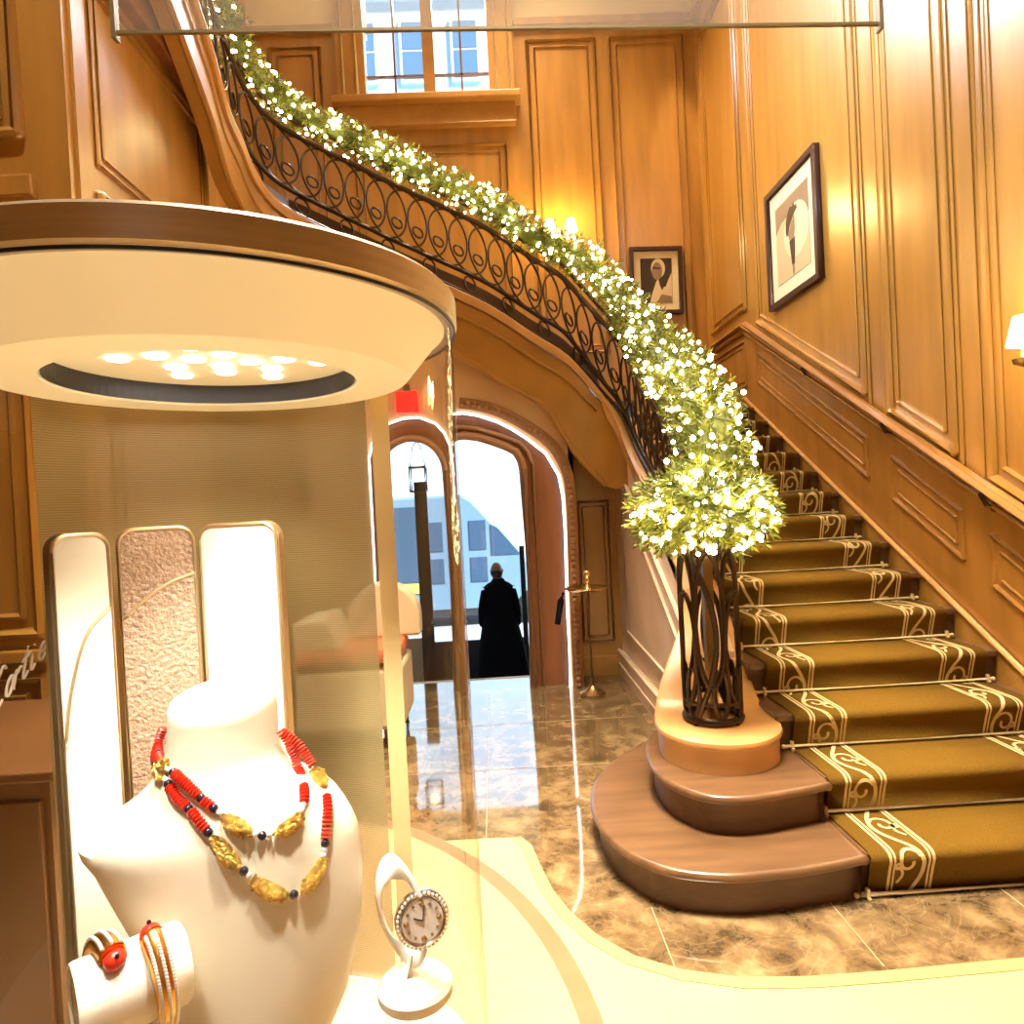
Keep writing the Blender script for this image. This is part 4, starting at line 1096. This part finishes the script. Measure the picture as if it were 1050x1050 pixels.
addrow(.172, -.0462, .0600, .18, .2); addrow(.172, -.0462, .0600, .18, .85); addrow(.172, -.0462, .0600, .18, .97); addrow(.169, -.0462, .0600, .18, 1.0); addrow(.158, -.0472, .0598, .1)
for z, a, b in ROWS: addrow(z, a, b)
bu = thing('necklace_bust', 'cream leatherette necklace bust with flat neck inside the display case', 'jewellery bust', tuple(bl(.03, .03, -.40)))
obj('bust', MB().loft(rws, True, True), 'cloth', bu, smooth=True)
bc = bl(.04, .035, -.2)
obj('stem', MB().tube([(bc.x, bc.y, DK+.01), (bc.x, bc.y, bc.z)], .03, n=16).lathe([(0, 0), (.08, 0), (.08, .012), (0, .012)], (bc.x, bc.y, DK+.001), 32), 'cloth', bu, smooth=True)

INNER = [(-0.0542, 0.0065, 0.1446), (-0.0602, 0.0087, 0.1252), (-0.043, 0.0354, 0.1172), (-0.021, 0.0546, 0.1139), (-0.0066, 0.0618, 0.1056), (0.0118, 0.0688, 0.0926), (0.0302, 0.0744, 0.0811), (0.0459, 0.0783, 0.0701), (0.062, 0.0785, 0.0619), (0.0705, 0.0771, 0.059), (0.0843, 0.0717, 0.0593), (0.0959, 0.0638, 0.0634), (0.1014, 0.0521, 0.0739), (0.0988, 0.0384, 0.0846), (0.0866, 0.0133, 0.0939), (0.0777, 0.0094, 0.1194), (0.0668, 0.0075, 0.1356)]
OUTER = [(-0.0602, .012, .122), (-0.050, 0.032, .113), (-0.0313, 0.052, 0.1067), (-0.0153, 0.0646, 0.094), (-0.0004, 0.0716, 0.0851), (0.0155, 0.0797, 0.0723), (0.0338, 0.0862, 0.0553), (0.0411, 0.0877, 0.0457), (0.0555, 0.0873, 0.0311), (0.0665, 0.0871, 0.0194), (0.0806, 0.0851, 0.0084), (0.0992, 0.0788, 0.0029), (0.1103, 0.072, 0.0087), (0.1182, 0.065, 0.0185), (0.1218, 0.058, 0.0346), (0.1223, 0.049, 0.0531), (0.1204, 0.0354, 0.0684), (0.1105, 0.0181, 0.0825), (0.0977, 0.0115, 0.1028), (0.0848, 0.0092, 0.121), (0.0698, 0.0078, 0.1335)]
nk = thing('necklace', 'two-strand coral and gold necklace with dark beads draped on the bust', 'necklace', tuple(bl(.05, .08, .0)))
def strand(pts, plan):
    P = Path([bl(*p) for p in pts], 6)
    for kind, a, b in plan:
        A, B = P.len*a, P.len*b
        if kind == 'coral':
            mb = MB(); n = max(2, int((B-A)/.0035))
            for k in range(n):
                q = P.at(A+(B-A)*(k+.5)/n); t = P.at(A+(B-A)*(k+.6)/n)-P.at(A+(B-A)*(k+.4)/n)
                mb.lathe([(0, -.0016), (.0042, -.0014), (.0056, 0), (.0042, .0014), (0, .0016)], q, 12, t)
            obj('coral_section', mb, 'coral', nk, smooth=True)
        elif kind == 'gold':
            n = 9; pts_ = [P.at(lerp(A, B, k/n)) for k in range(n+1)]
            rad = [.0028+.0052*math.sin(PI*k/n)**.6 for k in range(n+1)]
            mb = MB().tube(pts_, rad, n=12)
            for k in range(26):
                i = R.randint(1, n-1); q = pts_[i]; v = rdir(); mb.ball(q+v*rad[i], .0018, 6, 4)
            obj('gold_link', mb, 'gold_pave', nk, smooth=True)
        elif kind == 'dark':
            obj('onyx_bead', MB().ball(P.at((A+B)/2), .0045, 12, 8), 'onyx', nk, smooth=True)
        elif kind == 'pearl':
            mb = MB(); n = max(1, int((B-A)/.005))
            for k in range(n): mb.ball(P.at(A+(B-A)*(k+.5)/n), .0032, 8, 6)
            obj('clear_beads', mb, 'pearl', nk, smooth=True)
strand(INNER, [('coral', 0, .09), ('dark', .09, .105), ('coral', .105, .16), ('gold', .165, .2), ('pearl', .2, .235), ('dark', .235, .25), ('coral', .25, .36), ('dark', .36, .375), ('coral', .375, .41), ('dark', .41, .425), ('pearl', .425, .45), ('gold', .45, .55), ('pearl', .55, .565), ('dark', .57, .585), ('pearl', .59, .605), ('gold', .61, .70), ('pearl', .70, .73), ('coral', .73, .79), ('pearl', .79, .84), ('coral', .84, 1)])
strand(OUTER, [('coral', 0, .04), ('dark', .04, .052), ('gold', .06, .12), ('pearl', .12, .135), ('dark', .135, .15), ('coral', .15, .225), ('dark', .225, .238), ('coral', .238, .30), ('dark', .30, .313), ('gold', .32, .415), ('dark', .42, .433), ('pearl', .435, .445), ('gold', .45, .545), ('dark', .55, .562), ('gold', .57, .655), ('pearl', .655, .68), ('dark', .68, .692), ('coral', .695, .80), ('pearl', .80, .815), ('gold', .82, .88), ('coral', .885, 1)])

# bracelet roll with two serpent bracelets
A0, A1, RR2 = Vector((-2.893, -1.902, 1.107)), Vector((-2.823, -1.845, 1.107)), .0365
ax = (A1-A0).normalized(); LX = (A1-A0).length
rl = thing('bracelet_roll', 'cream cylindrical bracelet roll at the lower left inside the display case', 'bracelet display', (A0.x+.03, A0.y+.02, DK))
obj('roll', MB().lathe([(0, .004), (RR2-.006, .004), (RR2-.005, 0), (RR2-.001, 0), (RR2, .003), (RR2, LX-.004), (RR2-.003, LX), (0, LX)], A0, 48, ax), 'white_l', rl, smooth=True)
obj('roll_end', MB().lathe([(0, .003), (RR2-.005, .003)], A0-ax*.0005, 40, ax), 'olive', rl)
mid = (A0+A1)/2
obj('stem', MB().tube([(mid.x, mid.y, DK+.01), (mid.x, mid.y, mid.z-RR2+.004)], .012, n=12).lathe([(0, 0), (.045, 0), (.045, .01), (0, .01)], (mid.x, mid.y, DK+.001), 24), 'steel', rl, smooth=True)
Xr, _ = basis(ax); Yr = ax.cross(Xr).normalized()
side = Vector((ax.y, -ax.x, 0)).normalized(); upv = Vector((0, 0, 1))
if side.y > 0: side = -side      # towards the camera
def onroll(s, ang, r=RR2): return A0+ax*s+(upv*math.cos(ang)+side*math.sin(ang))*(r)
def serpent(label, s0, a0, a1, drift, wmax, flip):
    t = thing('serpent_bracelet', label, 'bracelet', tuple(onroll(s0, 0)), 'gold serpent bracelets')
    n = 40; pts = []; rad = []
    for k in range(n+1):
        q = k/n; a = lerp(a0, a1, q); pts.append(onroll(s0+drift*q, a, RR2+.0045)); rad.append(lerp(.0075, .0055, q)*wmax)
    mb = MB().tube(pts, rad, n=10, flat=(1, 1))
    obj('band', mb, 'gold', t, smooth=True)
    pv = MB()
    for k in range(2, n-1):
        for e in (-1, 0, 1):
            d = (pts[k+1]-pts[k-1]).normalized(); o = (pts[k]-(A0+ax*(pts[k]-A0).dot(ax))).normalized(); w = d.cross(o).normalized()
            pv.ball(pts[k]+o*rad[k]*(.98 if e == 0 else .74)+w*rad[k]*.66*e, .0019, 6, 4)
    obj('stones', pv, 'pearl', t, smooth=True)
    h = pts[0]; hd = (pts[0]-pts[3]).normalized(); o = (h-(A0+ax*(h-A0).dot(ax))).normalized()
    hc = h+hd*.004
    he = obj('head', MB().ball(hc, .0108, 14, 10, (.85, 1.0, .8)), 'coral', t, smooth=True)
    obj('eye', MB().ball(hc+o*.008+hd*.005, .0022, 8, 6), 'onyx', he)
serpent('gold serpent bracelet with a coral head lying over the top of the roll', .030, .35, -1.9, -.012, 1.55, 1)
serpent('gold and diamond serpent bracelet with coral head curling down the front of the roll', .062, .25, 2.6, .006, 1.45, 1)

# watch on stand
def W(px, pz, y): return (px, y, pz)
wx, wy, wz = -2.605, -1.795, 1.10
ws = thing('watch_stand', 'white oval watch stand at the lower right inside the display case', 'watch stand', (wx-.012, wy, DK))
obj('base', MB().lathe([(0, 0), (.036, 0), (.039, .004), (.039, .012), (.035, .016), (0, .017)], (wx-.008, wy+.005, 1.018), 40), 'white_l', ws, smooth=True)
obj('plinth', MB().lathe([(0, 0), (.032, 0), (.032, 1.018-DK-.002), (0, 1.018-DK-.001)], (wx-.008, wy+.005, DK+.001), 32), 'glass', ws, smooth=True)
obj('holder', MB().tube([(wx-.018, wy+.014, 1.03), (wx-.010, wy+.014, 1.06)], .009, n=12), 'white_l', ws, smooth=True)
wt = thing('wristwatch', 'white and steel wristwatch propped on the white stand in the display case', 'watch', (wx, wy, 1.05))
fdir = Vector((.30, -.93, .18)).normalized(); fx, fy = basis(fdir); fc = Vector((wx+.004, wy-.008, 1.106))
obj('case', MB().lathe([(0, -.006), (.024, -.006), (.028, -.002), (.028, .004), (.024, .007), (.022, .005), (0, .005)], fc, 40, fdir), 'steel', wt, smooth=True)
obj('dial', MB().lathe([(0, .0055), (.0215, .0055)], fc, 32, fdir), 'watchwhite', wt)
mk = MB()
for k in range(12):
    a = 2*PI*k/12; mk.ball(fc+fdir*.006+(fx*math.cos(a)+fy*math.sin(a))*.017, .0017 if k % 3 else .003, 8, 6)
obj('hour_marker', mk, 'darkbrass', wt)
obj('hand', MB().tube([fc+fdir*.0065, fc+fdir*.0065+fx*.009+fy*.004], .0009, n=5).tube([fc+fdir*.0065, fc+fdir*.0065-fx*.003+fy*.014], .0008, n=5), 'pdark', wt)
bz = MB()
for k in range(36):
    a = 2*PI*k/36; bz.ball(fc+fdir*.0055+(fx*math.cos(a)+fy*math.sin(a))*.0255, .0019, 6, 4)
obj('bezel_stones', bz, 'pearl', wt, smooth=True)
loop = []
for k in range(29):
    a = 2*PI*k/28
    loop.append(fc-fdir*.020+Vector((-.018, .004, 0))+(fdir*.8+Vector((.62, .1, 0))).normalized()*.034*math.cos(a)+Vector((-.10, 0, .98))*(.048*math.sin(a)))
obj('strap', MB().tube(loop[2:27], .013, n=10, flat=(1, .22), up=fx), 'watchwhite', wt, smooth=True)
obj('clasp', MB().tube(loop[13:16], .0105, n=10, flat=(1, .3), up=fx), 'gold', wt, smooth=True)

# ------------------------------------------------------------------ light
wd_ = bpy.data.worlds.new('world'); S.world = wd_; wd_.use_nodes = True
bg = wd_.node_tree.nodes['Background']; bg.inputs[0].default_value = (.72, .86, 1.0, 1); bg.inputs[1].default_value = .62
def light(kind, name, loc, energy, color, size=.3, target=None, spot=None, blend=.5, sy=None):
    L = bpy.data.lights.new(name, kind); L.energy = energy; L.color = color
    if kind == 'AREA':
        L.size = size
        if sy: L.shape = 'RECTANGLE'; L.size_y = sy
    elif kind == 'SUN': L.angle = size
    else: L.shadow_soft_size = size
    if spot: L.spot_size = math.radians(spot); L.spot_blend = blend
    o = bpy.data.objects.new(name, L); COL.objects.link(o); o.location = loc
    if target is not None: o.rotation_euler = (Vector(target)-Vector(loc)).to_track_quat('-Z', 'Y').to_euler()
    return o
WARM = (1, .70, .38); WARM2 = (1, .84, .62)
light('AREA', 'stairwell_ceiling_light', (-2.0, 4.0, 8.2), 200, WARM, 1.4, (-1.3, 1.9, 0)).data.spread = math.radians(110)
h_ = light('AREA', 'hall_ceiling_light', (-2.3, -.4, 7.0), 165, WARM2, 1.4, (-2.0, -.2, 0)); h_.data.spread = math.radians(60)
light('SPOT', 'picture_downlight', (-.75, 3.0, 7.9), 110, WARM, .05, (.05, 3.0, 3.4), 26, .8)
light('SPOT', 'corner_downlight', (-.35, 4.7, 7.9), 420, WARM, .05, (-.1, 5.3, 4.6), 20, .6)
light('SPOT', 'back_downlight', (-.8, 4.6, 7.9), 130, WARM, .05, (-.6, 5.3, 4.2), 22, .6)
light('SPOT', 'right_downlight', (-.9, .9, 7.9), 35, WARM, .05, (.05, .9, 3.2), 40, .8)
light('AREA', 'window_daylight', (-3.0, 5.62, 7.74), 215, (.90, .94, 1.0), 1.35, (-2.2, 1.0, 4.6), sy=.7)
light('AREA', 'upper_wall_fill', (-6.5, -2.0, 7.4), 110, (.86, .92, 1.0), 1.4, (.05, 1.0, 5.4)).data.spread = math.radians(44)  # unseen cool fill added for the upper right wall; no window there
light('SUN', 'daylight', (0, 20, 30), 12.5, (.95, .97, 1.0), .2, None).rotation_euler = Vector((-.62, .42, -.66)).to_track_quat('-Z', 'Y').to_euler()
light('SPOT', 'case_light', (KX+.015, KY-.02, DB+.01), 24, (1, .94, .82), .03, (KX+.02, KY-.06, 1.0), 84, .6)
light('SPOT', 'case_front_fill', (KX-.09, KY-.19, DB-.004), 12, (1, .94, .82), .02, (KX+.0, KY-.06, 1.05), 90, .6)  # added fill spot under the drum rim, no fixture there
light('SPOT', 'case_front_fill', (KX+.13, KY-.17, DB-.004), 12, (1, .94, .82), .02, (KX+.05, KY-.07, 1.05), 90, .6)  # second added fill on the bust, likewise without a fixture
light('SPOT', 'case_back_light', (KX+.0, KY+.0, DB+.01), 3.6, (1, .90, .68), .02, (-2.88, -1.58, 1.35), 85, .7)
light('SPOT', 'case_watch_light', (KX+.1, KY-.09, DB+.01), 5, (1, .94, .84), .02, (-2.61, -1.82, 1.07), 30, .6)
light('SPOT', 'left_front_fill', (-4.3, -.9, 7.8), 900, WARM2, .08, (-4.5, .65, 3.2), 50, .7)  # unseen warm spot added to brighten the front left wall
light('SPOT', 'left_wall_fill', (-3.6, 1.2, 7.8), 300, (.95, .93, .97), .08, (-4.32, 1.4, 3.9), 36, .8)  # unseen cool spot added to imitate daylight on the left wall

S.view_settings.view_transform = 'Standard'; S.view_settings.look = 'None'; S.view_settings.gamma = 1; S.view_settings.use_curve_mapping = False
S.view_settings.exposure = .42
